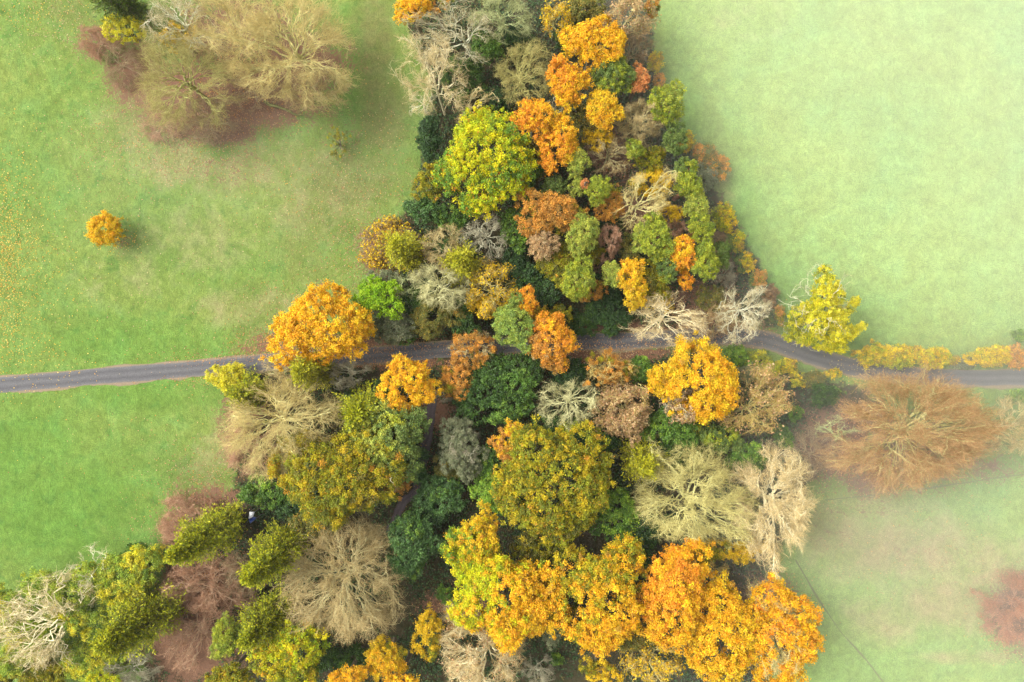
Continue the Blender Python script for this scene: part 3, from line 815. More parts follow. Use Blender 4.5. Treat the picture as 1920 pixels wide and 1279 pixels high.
L(1172, 790, 40, 34, 11, 'tanleaf', 'orange-tan leafy lower tree beneath the tan and orange bare one', dens=.5, leaf=.30)
E(930, 726, 82, 62, 9, 'darkmid', 'broad deep green yew mass south of the lane', puff=.6, rough=.3)
E(1075, 700, 42, 30, 6, 'dark', 'dark evergreen between the yew mass and tawny olive tree')
E(1110, 828, 48, 34, 7, 'dark', 'dark evergreen below the bright pale bare tree')
E(1252, 798, 52, 36, 8, 'green', 'deep green laurel below the golden sycamore')
E(1340, 822, 50, 30, 7, 'pinedull', 'misty green evergreen above the pale green bare tree')
E(1270, 850, 50, 36, 6, 'darkmid', 'dim evergreen under the pale green bare tree\'s upper limbs')
Cn(1190, 852, 12, 3.6, 'congold', 'yellow-green conifer beside the great olive-gold oak')
L(958, 830, 36, 38, 13, 'gold', 'orange-gold ragged tree behind the great olive-gold oak', leaf=.36, dens=.6, pal2='rust', grad=(-.5, -.2))
L(1036, 900, 100, 100, 18, 'olive', 'great olive-gold oak, the widest crown south of the lane', leaf=.46, puff=.68, rough=.4, dens=1.5, pal2='mix', grad=(.1, .2, .3))
E(1152, 962, 46, 46, 8, 'green', 'green laurel beside the great olive-gold oak', pal2='bright', grad=(.3, .4))
E(1215, 990, 40, 36, 7, 'dark', 'dark evergreen in shade under the pale green bare tree')
B(1312, 938, 114, 100, 17, 'lemon', 'wide pale green bare tree with weeping twigs', dens=2.2, limbs=15, thick=1.15)
B(1240, 856, 60, 50, 11, 'lemon', 'thin mossy bare tree above the wide pale green one', dens=1.0, limbs=7)
B(1456, 950, 76, 116, 19, 'cream', 'tall cream bare tree with thick bent white limbs', dens=2.2, limbs=15, thick=1.5)
L(1352, 1030, 60, 22, 8, 'golden', 'yellow understorey tree below the wide pale green bare tree', dens=.5, leaf=.34)
L(1408, 1025, 30, 20, 8, 'golden', 'small gold tree at the foot of the tall cream bare tree', dens=.55, leaf=.34)
L(1318, 1040, 26, 20, 8, 'olive', 'small olive-gold tree beside the ragged orange crown', dens=.7, leaf=.34)

# ---- south of the lane, west part
L(768, 720, 51, 53, 14, 'gold', 'compact bright gold tree just south of the lane', leaf=.40, rough=.4)
L(855, 710, 32, 38, 10, 'rust', 'tawny orange tree beside the compact bright gold one', dens=.6, leaf=.32)
Tw(855, 712, 26, 32, 10.5, 'goldtwig', dens=.5, limbs=7)
B(832, 742, 24, 16, 6, 'grey', 'small grey lichened bare bush under the tawny orange tree', dens=.7, limbs=7)
Cn(606, 690, 15, 3.1, 'congold', 'small yellow-green conifer under the great gold oak')
B(545, 690, 60, 30, 11, 'tan', 'tan bare tree at the lane edge beside the great gold oak', dens=1.1, limbs=9)
B(652, 702, 42, 30, 9, 'grey', 'grey-brown bare tree in the gold oak\'s shade', dens=1.1, limbs=9)
B(530, 806, 120, 104, 17, 'straw', 'great star-shaped pale bare tree at the west corner of the wood', dens=1.7, limbs=18, thick=1.1)
B(470, 830, 62, 70, 7, 'pink', 'orange-brown bare thicket on the grass side of the star-shaped tree', dens=1.8, limbs=14, trunk=.1, thick=.5)
S(430, 714, 33, 33, 5, 'yellow', 'feathery yellow bush at the lane edge in the west', leaf=.3)
Cn(490, 732, 11, 3.2, 'con', 'olive-gold conifer beside the feathery yellow bush')
Cn(700, 762, 15, 4.4, 'con', 'bushy olive conifer between the star-shaped tree and pale evergreen')
E(722, 735, 28, 24, 6, 'dark', 'dark shrubby evergreen behind the bushy olive conifer')
L(640, 884, 112, 86, 17, 'olive', 'broad olive-gold oak west of the woodland path', leaf=.42, rough=.55, dens=1.35, pal2='mix', grad=(-.4, -.1, .2))
E(732, 822, 66, 64, 15, 'pinedull', 'domed evergreen oak, pale on one side and deep green on the other', pal2='pinepale', grad=(-1.0, -.25, .2), leaf=.40, puff=.6)  # sunlit pale side and shaded deep side are put into the leaf colours
E(778, 872, 26, 34, 6, 'blue', 'blue-green bush beside the woodland path')
B(732, 892, 38, 36, 14, 'white', 'white bare twigs between the domed evergreen and the path', dens=.7, limbs=7, leaves=('rust', .15))
L(752, 915, 20, 22, 8, 'rust', 'small orange-leaved tree overhanging the woodland path', dens=.45, leaf=.32)
L(866, 840, 38, 56, 11, 'grey', 'pale grey feathery willow east of the woodland path', leaf=.26, puff=.45, dens=.8)
Tw(866, 836, 36, 52, 12, 'grey', dens=1.1, limbs=9, thick=.7)
L(842, 882, 30, 28, 7, 'olivedull', 'dull olive feathery bush beside the woodland path', dens=.7, leaf=.28)
E(826, 925, 46, 36, 8, 'blue', 'blue-green laurel clump east of the woodland path')
E(914, 866, 28, 32, 8, 'green', 'fresh green tree below the silvery willow')
E(924, 922, 40, 38, 9, 'bright', 'bright leafy green tree beside the great olive-gold oak')
E(774, 1018, 44, 60, 10, 'blue', 'tall blue-green evergreen beside the big brown bare ball')
E(806, 970, 34, 26, 6, 'dark', 'dark laurel where the woodland path ends')
E(512, 922, 60, 28, 6, 'green', 'green ivy bush with a dark side beneath the broad olive-gold oak')
E(560, 946, 40, 28, 6, 'dark', 'dark ivy bush between green ivy and the broad olive-gold oak')
E(590, 985, 42, 30, 8, 'olivedull', 'dull olive shrubby tree above the big brown bare ball')
B(640, 1100, 112, 124, 17, 'tan', 'big round brown bare ball of a tree, densest twigs in the wood', dens=1.7, limbs=20, thick=1.15)
Cn(440, 970, 23, 3.7, 'con', 'tall yellow-green cypress above the pink-brown thicket', dens=1.1)
Cn(556, 1004, 23, 3.8, 'con', 'tall olive cypress between thicket and the big brown bare ball', dens=1.0)
B(348, 985, 66, 58, 7, 'pink', 'pink-brown bare thicket on the grass edge beside the tall cypress', dens=1.9, limbs=14, trunk=.1, thick=.6)
B(385, 1100, 96, 60, 9, 'pink', 'wide pink-brown bare tree below the tall yellow-green cypress', dens=1.7, limbs=14, trunk=.15, thick=.8)
B(355, 1195, 66, 76, 9, 'pink', 'reddish bare tree in purple-brown litter near the bottom edge', dens=1.4, limbs=12, trunk=.15, thick=.8)
B(455, 1075, 52, 56, 8, 'brown', 'brown bare tree squeezed between the two tall cypresses', dens=1.3, limbs=10, trunk=.15, thick=.8)
Pn(428, 1192, 30, 40, 13, 'pine', 'open olive pine between the reddish bare tree and dark conifer', dens=.85)
Cn(528, 1128, 17, 3.7, 'con', 'shadowy conifer beside the big brown bare ball')
L(545, 1226, 62, 58, 15, 'mix', 'yellow-green bushy tree at the bottom edge below the big bare ball', leaf=.42, pal2='maple', grad=(.1, .5))
L(430, 1262, 44, 24, 11, 'mix', 'olive-gold crown cut by the bottom edge below the open olive pine', leaf=.38)
Cn(318, 1122, 20, 5.0, 'con', 'broad dark conifer with drooping plumes behind the dead white tree', dens=1.0)
L(228, 1078, 74, 52, 9, 'ivy', 'yellow-green ivy-covered tree beside the open grass', leaf=.38)
E(258, 1042, 36, 26, 5, 'green', 'green bush at the grass edge beside the pink-brown thicket')
L(130, 1130, 74, 58, 9, 'ivy', 'olive leafy tree under the dead white limbs', leaf=.36, dens=.8)
L(40, 1210, 70, 62, 8, 'ivy', 'brown-olive tree low in the corner under white limbs', leaf=.34, dens=.8)
L(176, 1240, 56, 40, 6, 'ivy', 'yellow-green bush low between the dead white tree and dark conifer', leaf=.36)
L(66, 1262, 70, 34, 6, 'olive', 'olive-brown bush under the dead white tree at the bottom edge', leaf=.34)
L(14, 1140, 40, 40, 6, 'ivy', 'pale green bush at the west edge under the dead white limbs', leaf=.36)
B(100, 1180, 124, 96, 16, 'cream', 'dead white-limbed tree sprawling in the photo\'s lower corner', dens=.7, limbs=12, thick=1.3, elev=(-.1, .9), az=2.9, spread=2.0, wild=.5)
B(168, 1070, 48, 46, 12, 'white', 'small white bare branches rising above the ivy-covered tree', dens=.45, limbs=7, thick=1.1)
B(240, 1258, 66, 32, 8, 'grey', 'grey-brown bare tree at the bottom edge beside the dead white tree', dens=1.2, limbs=9)
L(200, 1272, 32, 14, 9, 'maple', 'yellow-green tuft of a tree at the bottom edge', leaf=.34)
S(836, 1115, 18, 18, 3, 'green', 'small mid green bush in the dark ivy glade')
L(803, 1184, 28, 46, 10, 'golden', 'slim gold tree in the ivy glade', leaf=.36, dens=.75)
L(728, 1236, 38, 42, 11, 'golden', 'brown-gold tree at the bottom beside the ivy glade', leaf=.34, pal2='gold', grad=(0, -.6))
L(652, 1270, 38, 24, 13, 'gold', 'orange crown cut by the bottom edge near the ivy glade', leaf=.38)
L(752, 1276, 32, 14, 12, 'gold', 'sliver of orange crown at the bottom edge under the brown-gold tree', leaf=.38)
E(640, 1232, 60, 22, 5, 'darkmid', 'dark evergreen under the lower rim of the big bare ball')
B(898, 1226, 84, 84, 16, 'cream', 'tan and cream bare tree at the bottom beside the great gold tree', dens=1.5, limbs=14, thick=1.3, leaves=('tanleaf', .06))
L(860, 1170, 24, 24, 6, 'rust', 'thin rusty tree behind the tan and cream bare one', dens=.4, leaf=.32)
L(884, 1012, 50, 54, 15, 'maple', 'yellow-green crown above the great gold tree', leaf=.42, pal2='golden', grad=(.4, .3))
L(952, 1104, 100, 90, 18, 'gold', 'great gold tree, greener on its upper side, south of the olive-gold oak', leaf=.46, puff=.75, pal2='maple', grad=(-.75, .35, -.3), rough=.6)
L(1015, 1018, 56, 30, 9, 'olive', 'dark gold sparse tree between the great oak and great gold tree', dens=.55, leaf=.36)
L(1114, 1112, 86, 96, 17, 'gold', 'gold and green oak next to the great gold tree', leaf=.46, puff=.72, pal2='mix', grad=(-.3, .5, -.3), rough=.65)
L(1040, 1172, 24, 34, 9, 'grey', 'grey-green small tree in the gap below two gold crowns', dens=.8, leaf=.3)
L(1260, 1108, 58, 94, 17, 'orange', 'ragged orange crown with a pointed top, south-east of the wood', leaf=.46, pal2='gold', grad=(.4, -.5), rough=.7)
B(1334, 1082, 42, 36, 11, 'goldtwig', 'straw bare tree wedged above the orange crowns', dens=1.0, limbs=9)
L(1355, 1180, 74, 92, 15, 'gold', 'wide amber crown in the middle of the south-east orange group', leaf=.46, puff=.72, pal2='golden', grad=(.3, -.3, -.3), rough=.7, dens=.85)
L(1462, 1190, 64, 100, 16, 'orange', 'amber crown on the grass edge of the south-east orange group', leaf=.44, pal2='gold', grad=(0, -.7), rough=.6, dens=.55)
Tw(1456, 1188, 60, 90, 16.8, 'straw', dens=1.3, limbs=14)
B(1228, 1240, 64, 46, 12, 'goldtwig', 'olive-straw bare tree at the bottom among gold crowns', dens=1.1, limbs=10, leaves=('golden', .12))
L(1124, 1254, 40, 24, 9, 'golden', 'thin gold tree at the bottom below the gold and green oak', dens=.5, leaf=.34)
B(1010, 1262, 36, 26, 8, 'grey', 'silvery bare tree at the bottom in the dark gap', dens=.9, limbs=8)
S(1046, 1234, 12, 12, 3, 'green', 'tiny green bush in the dark gap at the bottom')
B(1932, 1150, 84, 74, 7, 'redbrown', 'dense red-brown bare thicket over red litter at the east edge', dens=1.9, limbs=14, trunk=.08, thick=.45)


# ------------------------------------------------------------------ ground
def px_poly(pts):
    return np.array([W(*p) for p in pts])


def inside(poly, X, Y):
    r = np.zeros(X.shape, bool)
    n = len(poly)
    for i in range(n):
        x1, y1 = poly[i]; x2, y2 = poly[(i + 1) % n]
        c = ((y1 > Y) != (y2 > Y)) & (X < (x2 - x1) * (Y - y1) / (y2 - y1 + 1e-12) + x1)
        r ^= c
    return r


WOOD_N = px_poly([(748, -40), (1220, -40), (1222, 110), (1262, 200), (1300, 300), (1362, 380), (1405, 470), (1450, 560), (1470, 612),
                  (1380, 612), (1200, 628), (1000, 630), (860, 642), (700, 650), (690, 590), (720, 520), (730, 450), (780, 360), (800, 250), (815, 150), (770, 60)])
WOOD_S = px_poly([(490, 690), (700, 682), (900, 664), (1200, 662), (1400, 668), (1560, 716), (1640, 728), (1680, 800), (1560, 860), (1520, 900), (1470, 1000), (1440, 1060),
                  (1440, 1330), (250, 1330), (300, 1180), (320, 1040), (350, 960), (440, 920), (440, 800), (440, 740)])
FIELD_E = px_poly([(1236, -40), (1240, 100), (1290, 200), (1330, 300), (1375, 400), (1430, 500), (1475, 570), (1510, 610), (1610, 648), (1700, 655), (2300, 652), (2300, -600), (1236, -600)])
GRASS_SE = px_poly([(1500, 1000), (1540, 930), (1640, 934), (1920, 892), (2300, 850), (2300, 1800), (1400, 1800), (1450, 1100)])


def axis(lo, hi, step, far):
    core = np.arange(lo, hi + step * .5, step)
    o, d, x = [], step, hi
    while x < far:
        d *= 1.45; x += d; o.append(x)
    o2, d, x = [], step, lo
    while x > -far:
        d *= 1.45; x -= d; o2.append(x)
    return np.concatenate([np.array(o2[::-1]), core, np.array(o)])


gx = axis(-112, 112, .8, 2500.0)
gy = axis(-78, 78, .8, 2500.0)
GX, GY = np.meshgrid(gx, gy)


def blur(M, k, it=3):
    for _ in range(it):
        P = np.pad(M, k, mode='edge'); c = np.cumsum(P, 0); c = np.vstack([np.zeros((1, c.shape[1])), c])
        M = (c[2 * k + 1:] - c[:-(2 * k + 1)]) / (2 * k + 1)
        c = np.cumsum(M, 1); c = np.hstack([np.zeros((c.shape[0], 1)), c])
        M = (c[:, 2 * k + 1:] - c[:, :-(2 * k + 1)]) / (2 * k + 1)
    return M


def blob(lst):
    M = np.zeros(GX.shape)
    for px, py, rx, ry, s in lst:
        x, y = W(px, py)
        q = ((GX - x) / (rx * K)) ** 2 + ((GY - y) / (ry * K)) ** 2
        M = np.maximum(M, s * np.clip(1.5 - q ** .5 * 1.0, 0, 1) ** 1.0 * np.exp(-.25 * q))
    return np.clip(M, 0, 1)


floor_w = blur((inside(WOOD_N, GX, GY) | inside(WOOD_S, GX, GY)).astype(float), 2)
litter_w = blob([
    # north west clearing
    (190, 80, 60, 40, .75), (260, 140, 70, 80, .9), (360, 190, 100, 80, 1.2), (470, 180, 130, 70, 1.2), (430, 245, 60, 30, 1.1), (560, 120, 110, 80, .9), (560, 205, 90, 22, .7),
    (440, 60, 160, 90, .8),
    # soft rusty drift round it
    (430, 310, 130, 50, .38), (330, 300, 60, 50, .3), (640, 250, 60, 60, .3),
    (225, 452, 26, 18, .45),
    # west edge of the wood
    (715, 470, 55, 60, .8), (600, 530, 18, 6, .6), (640, 545, 14, 6, .5), (520, 645, 60, 26, .8), (490, 655, 60, 14, .7), (600, 640, 120, 30, .6),
    # lane side
    (700, 640, 90, 16, 1.0), (760, 682, 110, 12, 1.0), (930, 650, 90, 18, 1.0), (1120, 668, 120, 16, 1.1), (1150, 612, 80, 10, 1.0), (1330, 618, 130, 30, .9), (1200, 665, 60, 14, 1.1),
    # brown patches in the wood
    (1150, 290, 60, 50, 1.0), (1200, 400, 70, 40, 1.0), (1310, 560, 80, 40, .9), (1110, 520, 40, 60, .6), (815, 775, 40, 40, 1.0), (1360, 480, 30, 100, .7),
    # glade by the beech
    (1560, 830, 80, 80, 1.0), (1640, 880, 90, 60, .9), (1720, 850, 160, 80, .7), (1850, 880, 90, 30, .6), (1440, 1110, 60, 40, .8),
    # west thickets
    (440, 800, 40, 90, .7), (400, 935, 70, 30, .8), (350, 990, 60, 60, .8), (380, 1100, 90, 70, 1.0), (360, 1210, 90, 80, 1.2), (330, 960, 30, 60, .6), (840, 1130, 60, 25, .9), (880, 1150, 50, 25, .9),
    # red drift at the east edge
    (1925, 1150, 72, 76, 1.25), (1850, 1110, 60, 50, .25), (1740, 1040, 120, 40, .22), (1560, 1000, 60, 40, .3), (1620, 960, 110, 16, .35),
])
dull_w = blob([(700, 90, 60, 160, .85), (720, 220, 70, 110, .8), (660, 330, 130, 90, .75), (600, 420, 110, 80, .6), (570, 480, 90, 80, .55), (470, 560, 120, 60, .5), (480, 620, 70, 40, .5),
               (130, 20, 70, 40, .6), (360, 900, 70, 70, .65), (300, 860, 60, 50, .4), (370, 760, 60, 40, .3), (250, 230, 60, 60, .5), (120, 1060, 80, 30, .3), (230, 990, 80, 50, .35),
               (1640, 1030, 150, 60, .5), (1540, 990, 70, 60, .55), (1740, 1130, 120, 70, .35), (1800, 1010, 110, 50, .3), (1850, 1235, 130, 14, .3), (1640, 930, 100, 12, .5),
               (1330, 310, 30, 40, .6), (1500, 600, 16, 40, .5)])
pale_w = np.clip(blur(inside(FIELD_E, GX, GY).astype(float), 9, 3) * 1.5 - .5, 0, 1) + .55 * blur(inside(GRASS_SE, GX, GY).astype(float), 2)  # paler field grass; part of the paleness is mist put into the colour
lush_w = blob([(660, 120, 26, 110, .7), (690, 260, 22, 60, .5), (420, 290, 50, 16, .8), (640, 440, 40, 50, .3), (120, 960, 220, 130, .8), (60, 850, 120, 120, .7), (260, 640, 220, 50, .6), (300, 740, 200, 40, .6),
               (80, 340, 100, 80, .3), (420, 500, 120, 60, .4), (1560, 1250, 160, 60, .8), (1500, 1120, 30, 60, .5), (1570, 1170, 60, 60, .5), (1390, 400, 44, 170, .8), (1480, 540, 80, 70, .9), (1290, 180, 44, 140, .6), (1620, 600, 110, 46, .6)])
straw_w = blob([(1700, 1030, 170, 70, .75), (1560, 1000, 80, 60, .6), (1780, 1130, 130, 60, .7), (1660, 1160, 90, 50, .55), (1850, 1060, 100, 60, .6), (1640, 950, 120, 30, .5), (1830, 1232, 120, 14, .5),
                (250, 230, 70, 70, .35), (330, 300, 80, 60, .4), (430, 320, 130, 50, .4), (600, 380, 110, 60, .35), (560, 300, 70, 40, .3), (240, 520, 120, 60, .25), (380, 450, 120, 70, .35), (480, 580, 140, 40, .35), (410, 850, 50, 80, .35), (1330, 330, 50, 70, .4), (1400, 30, 120, 60, .2)])
rngg = np.random.default_rng(5)
GZ = np.zeros(GX.shape)
ny, nx = GX.shape
V = np.stack([GX.ravel(), GY.ravel(), GZ.ravel()], 1)
ii = np.arange(ny * nx).reshape(ny, nx)
F = np.stack([ii[:-1, :-1].ravel(), ii[:-1, 1:].ravel(), ii[1:, 1:].ravel(), ii[1:, :-1].ravel()], 1)


def ground_material():
    m, nt, N, L = new_mat('ground_soil_and_grass')
    out = N.new('ShaderNodeOutputMaterial')
    p = N.new('ShaderNodeBsdfPrincipled'); p.inputs['Roughness'].default_value = .9
    p.inputs['Specular IOR Level'].default_value = .1
    tc = N.new('ShaderNodeTexCoord')
    za = N.new('ShaderNodeAttribute'); za.attribute_name = 'zone_a'
    zb = N.new('ShaderNodeAttribute'); zb.attribute_name = 'zone_b'
    sa = N.new('ShaderNodeSeparateColor'); L.new(za.outputs['Color'], sa.inputs[0])
    sb = N.new('ShaderNodeSeparateColor'); L.new(zb.outputs['Color'], sb.inputs[0])

    def noise(scale, detail=4, rough=.6, dist=0.0, stretch=None, seed=0.0):
        n = N.new('ShaderNodeTexNoise')
        n.inputs['Scale'].default_value = scale; n.inputs['Detail'].default_value = detail
        n.inputs['Roughness'].default_value = rough; n.inputs['Distortion'].default_value = dist
        mp = N.new('ShaderNodeMapping'); mp.inputs['Location'].default_value = (seed, seed * 1.7, 0)
        if stretch:
            mp.inputs['Scale'].default_value = stretch[0]; mp.inputs['Rotation'].default_value = (0, 0, stretch[1])
        L.new(tc.outputs['Object'], mp.inputs['Vector']); L.new(mp.outputs[0], n.inputs['Vector'])
        return n.outputs['Fac']

    def mrange(v, a, b, c=0.0, d=1.0, smooth=False):
        r = N.new('ShaderNodeMapRange')
        if smooth:
            r.interpolation_type = 'SMOOTHSTEP'
        r.inputs['From Min'].default_value = a; r.inputs['From Max'].default_value = b
        r.inputs['To Min'].default_value = c; r.inputs['To Max'].default_value = d
        L.new(v, r.inputs['Value'])
        return r.outputs[0]

    def math_(op, a, b):
        n = N.new('ShaderNodeMath'); n.operation = op
        for k, v in enumerate((a, b)):
            if isinstance(v, (int, float)):
                n.inputs[k].default_value = v
            else:
                L.new(v, n.inputs[k])
        return n.outputs[0]

    def mix(f, a, b):
        n = N.new('ShaderNodeMix'); n.data_type = 'RGBA'
        if isinstance(f, (int, float)):
            n.inputs[0].default_value = f
        else:
            L.new(f, n.inputs[0])
        for k, v in ((6, a), (7, b)):
            if isinstance(v, tuple):
                n.inputs[k].default_value = (*v, 1)
            else:
                L.new(v, n.inputs[k])
        return n.outputs[2]

    n_big = noise(.045, 4, .55, .6)
    n_mid = noise(.22, 5, .62, .4, seed=13)
    n_mid2 = noise(.6, 4, .6, .3, seed=31)
    n_fine = noise(5.5, 3, .7, seed=7)
    n_tuft = noise(1.7, 4, .65, .5, stretch=((1, .8, 1), .5), seed=3)
    # grass
    g = mix(mrange(n_big, .32, .68), GR['a'], GR['b'])
    g = mix(mrange(n_mid, .45, .75, 0, .75), g, GR['c'])
    g = mix(mrange(n_mid2, .55, .78, 0, .55), g, GR['d'])
    g = mix(math_('MULTIPLY', sb.outputs[1], .8), g, GR['lush'])
    n_spot = noise(.42, 3, .5, .8, seed=57)
    g = mix(mrange(n_spot, .56, .70, 0, .7), g, (.07, .15, .028))
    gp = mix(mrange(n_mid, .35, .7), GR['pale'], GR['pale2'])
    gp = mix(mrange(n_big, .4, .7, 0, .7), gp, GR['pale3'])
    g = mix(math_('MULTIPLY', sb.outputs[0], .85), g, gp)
    sw = math_('ADD', sb.outputs[2], mrange(n_mid, .3, .7, -.35, .35))
    g = mix(math_('MULTIPLY', mrange(sw, .1, .9, 0, 1), mrange(sb.outputs[2], .02, .2, 0, .9)), g, GR['straw'])
    # worn, leaf-strewn turf
    dn = math_('ADD', sa.outputs[2], mrange(n_mid2, .3, .7, -.35, .35))
    dn = math_('MULTIPLY', mrange(dn, .15, .9, 0, .85), sa.outputs[2])
    g = mix(dn, g, GR['dull'])
    # tufts: every tuft its own brightness
    br = math_('MULTIPLY', mrange(n_tuft, .28, .72, .80, 1.20), mrange(n_fine, .3, .7, .62, 1.40))
    br = math_('MULTIPLY', br, math_('MULTIPLY', mrange(n_mid, .3, .7, .84, 1.16), mrange(n_mid2, .3, .7, .84, 1.16)))
    vs = N.new('ShaderNodeVectorMath'); vs.operation = 'SCALE'
    L.new(g, vs.inputs[0]); L.new(br, vs.inputs['Scale'])
    g = vs.outputs[0]
    # woodland floor
    fl = mix(mrange(n_mid2, .35, .65), (.030, .030, .012), (.060, .045, .024))
    ff = mrange(math_('ADD', sa.outputs[1], mrange(n_mid2, .3, .7, -.28, .28)), .35, .65, 0, 1, True)
    c = mix(ff, g, fl)
    # leaf litter
    n_lit = noise(2.6, 5, .75, seed=21)
    lit = mix(mrange(n_lit, .3, .7), GR['lit'], GR['lit2'])
    lit = mix(mrange(n_mid2, .5, .75, 0, .7), lit, (.13, .075, .045))
    lf = mrange(math_('ADD', sa.outputs[0], mrange(math_('ADD', n_mid2, mrange(n_lit, .25, .75, -.5, .5)), .2, .8, -.42, .42)), .35, .75, 0, 1, True)
    lf = math_('MULTIPLY', lf, mrange(sa.outputs[0], .02, .15))
    c = mix(lf, c, lit)
    L.new(c, p.inputs['Base Color'])
    b = N.new('ShaderNodeBump'); b.inputs['Strength'].default_value = .8; b.inputs['Distance'].default_value = .25
    L.new(math_('ADD', n_tuft, math_('MULTIPLY', n_fine, .5)), b.inputs['Height'])
    L.new(b.outputs[0], p.inputs['Normal'])
    L.new(p.outputs[0], out.inputs['Surface'])
    return m


GR = dict(a=(.120, .188, .036), b=(.162, .210, .046), c=(.088, .172, .046), d=(.19, .205, .056), lush=(.072, .170, .022),
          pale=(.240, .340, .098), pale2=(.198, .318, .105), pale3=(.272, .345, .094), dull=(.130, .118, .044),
          straw=(.25, .20, .095), lit=(.125, .068, .046), lit2=(.20, .105, .058))
ground = make_obj('ground', V, F, None, ground_material())
mark(ground, 'structure')
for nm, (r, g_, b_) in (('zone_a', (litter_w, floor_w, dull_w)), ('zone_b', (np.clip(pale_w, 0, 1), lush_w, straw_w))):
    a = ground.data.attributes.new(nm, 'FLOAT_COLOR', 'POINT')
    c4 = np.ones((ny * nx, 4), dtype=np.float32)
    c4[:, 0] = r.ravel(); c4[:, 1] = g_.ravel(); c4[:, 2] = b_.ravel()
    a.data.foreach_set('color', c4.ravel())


# ------------------------------------------------------------------ lane, verge, woodland path, ditch
def smooth_line(pts, n):
    P = np.array([W(*p) for p in pts])
    d = np.r_[0, np.cumsum(np.linalg.norm(np.diff(P, axis=0), axis=1))]
    t = np.linspace(0, d[-1], n)
    # monotone-ish cubic: finely resample then smooth
    Q = np.stack([np.interp(t, d, P[:, 0]), np.interp(t, d, P[:, 1])], 1)
    k = max(3, int(n / len(pts) * .7)) | 1
    Pd = np.pad(Q, ((k, k), (0, 0)), mode='reflect', reflect_type='odd')
    ker = np.hanning(2 * k + 3)[1:-1]; ker /= ker.sum()
    R = np.stack([np.convolve(Pd[:, i], ker, mode='valid') for i in range(2)], 1)
    return R


def ribbon(name, line, w0, w1, z, mat, rng, edge=.12, rows=6, crown=0.0):
    n = len(line)
    T = np.gradient(line, axis=0); T /= np.linalg.norm(T, axis=1, keepdims=True)
    Nn = np.stack([-T[:, 1], T[:, 0]], 1)
    e0 = blur(rng.normal(size=(n, 1)) * edge * 2, 0, 1).ravel(); e1 = rng.normal(size=n) * edge
    ker = np.ones(9) / 6
    e0 = np.convolve(e0, ker, 'same'); e1 = np.convolve(e1, ker, 'same')
    u = np.linspace(0, 1, rows)
    off = (-(w0 + e0))[:, None] * (1 - u) + (w1 + e1)[:, None] * u
    V = np.empty((n, rows, 3))
    V[..., :2] = line[:, None, :] + Nn[:, None, :] * off[..., None]
    V[..., 2] = z + crown * (1 - (2 * u - 1) ** 2)
    idx = np.arange(n * rows).reshape(n, rows)
    F = np.stack([idx[:-1, :-1].ravel(), idx[1:, :-1].ravel(), idx[1:, 1:].ravel(), idx[:-1, 1:].ravel()], 1)
    o = make_obj(name, V.reshape(-1, 3), F, None, mat)
    at = o.data.attributes.new('across', 'FLOAT', 'POINT')
    at.data.foreach_set('value', np.tile(u, n).astype(np.float32))
    return mark(o, 'structure')


def road_material(name, c1, c2, edge, scale=1.0):
    m, nt, N, L = new_mat(name)
    out = N.new('ShaderNodeOutputMaterial'); p = N.new('ShaderNodeBsdfPrincipled')
    p.inputs['Roughness'].default_value = .75; p.inputs['Specular IOR Level'].default_value = .3
    tc = N.new('ShaderNodeTexCoord')
    n1 = N.new('ShaderNodeTexNoise'); n1.inputs['Scale'].default_value = .5 * scale; n1.inputs['Detail'].default_value = 6
    n2 = N.new('ShaderNodeTexNoise'); n2.inputs['Scale'].default_value = 7 * scale; n2.inputs['Detail'].default_value = 4
    for n in (n1, n2):
        L.new(tc.outputs['Object'], n.inputs['Vector'])
    ac = N.new('ShaderNodeAttribute'); ac.attribute_name = 'across'
    # wheel tracks and dusty edges run along the lane
    rp = N.new('ShaderNodeValToRGB')
    els = rp.color_ramp.elements
    els[0].position = 0.0; els[0].color = (*edge, 1)
    els[1].position = 1.0; els[1].color = (*edge, 1)
    for pos, cc in ((.10, c2), (.28, c1), (.5, c2), (.72, c1), (.92, c2)):
        e = els.new(pos); e.color = (*cc, 1)
    ad = N.new('ShaderNodeMath'); ad.operation = 'MULTIPLY_ADD'
    L.new(n1.outputs['Fac'], ad.inputs[0]); ad.inputs[1].default_value = .16
    sb = N.new('ShaderNodeMath'); sb.operation = 'SUBTRACT'; L.new(ac.outputs['Fac'], sb.inputs[0]); sb.inputs[1].default_value = .08
    L.new(sb.outputs[0], ad.inputs[2])
    L.new(ad.outputs[0], rp.inputs[0])
    mr = N.new('ShaderNodeMapRange'); mr.inputs['From Min'].default_value = .3; mr.inputs['From Max'].default_value = .7
    mr.inputs['To Min'].default_value = .75; mr.inputs['To Max'].default_value = 1.3
    L.new(n2.outputs['Fac'], mr.inputs['Value'])
    sc = N.new('ShaderNodeVectorMath'); sc.operation = 'SCALE'
    L.new(rp.outputs[0], sc.inputs[0]); L.new(mr.outputs[0], sc.inputs['Scale'])
    L.new(sc.outputs[0], p.inputs['Base Color'])
    L.new(p.outputs[0], out.inputs['Surface'])
    return m


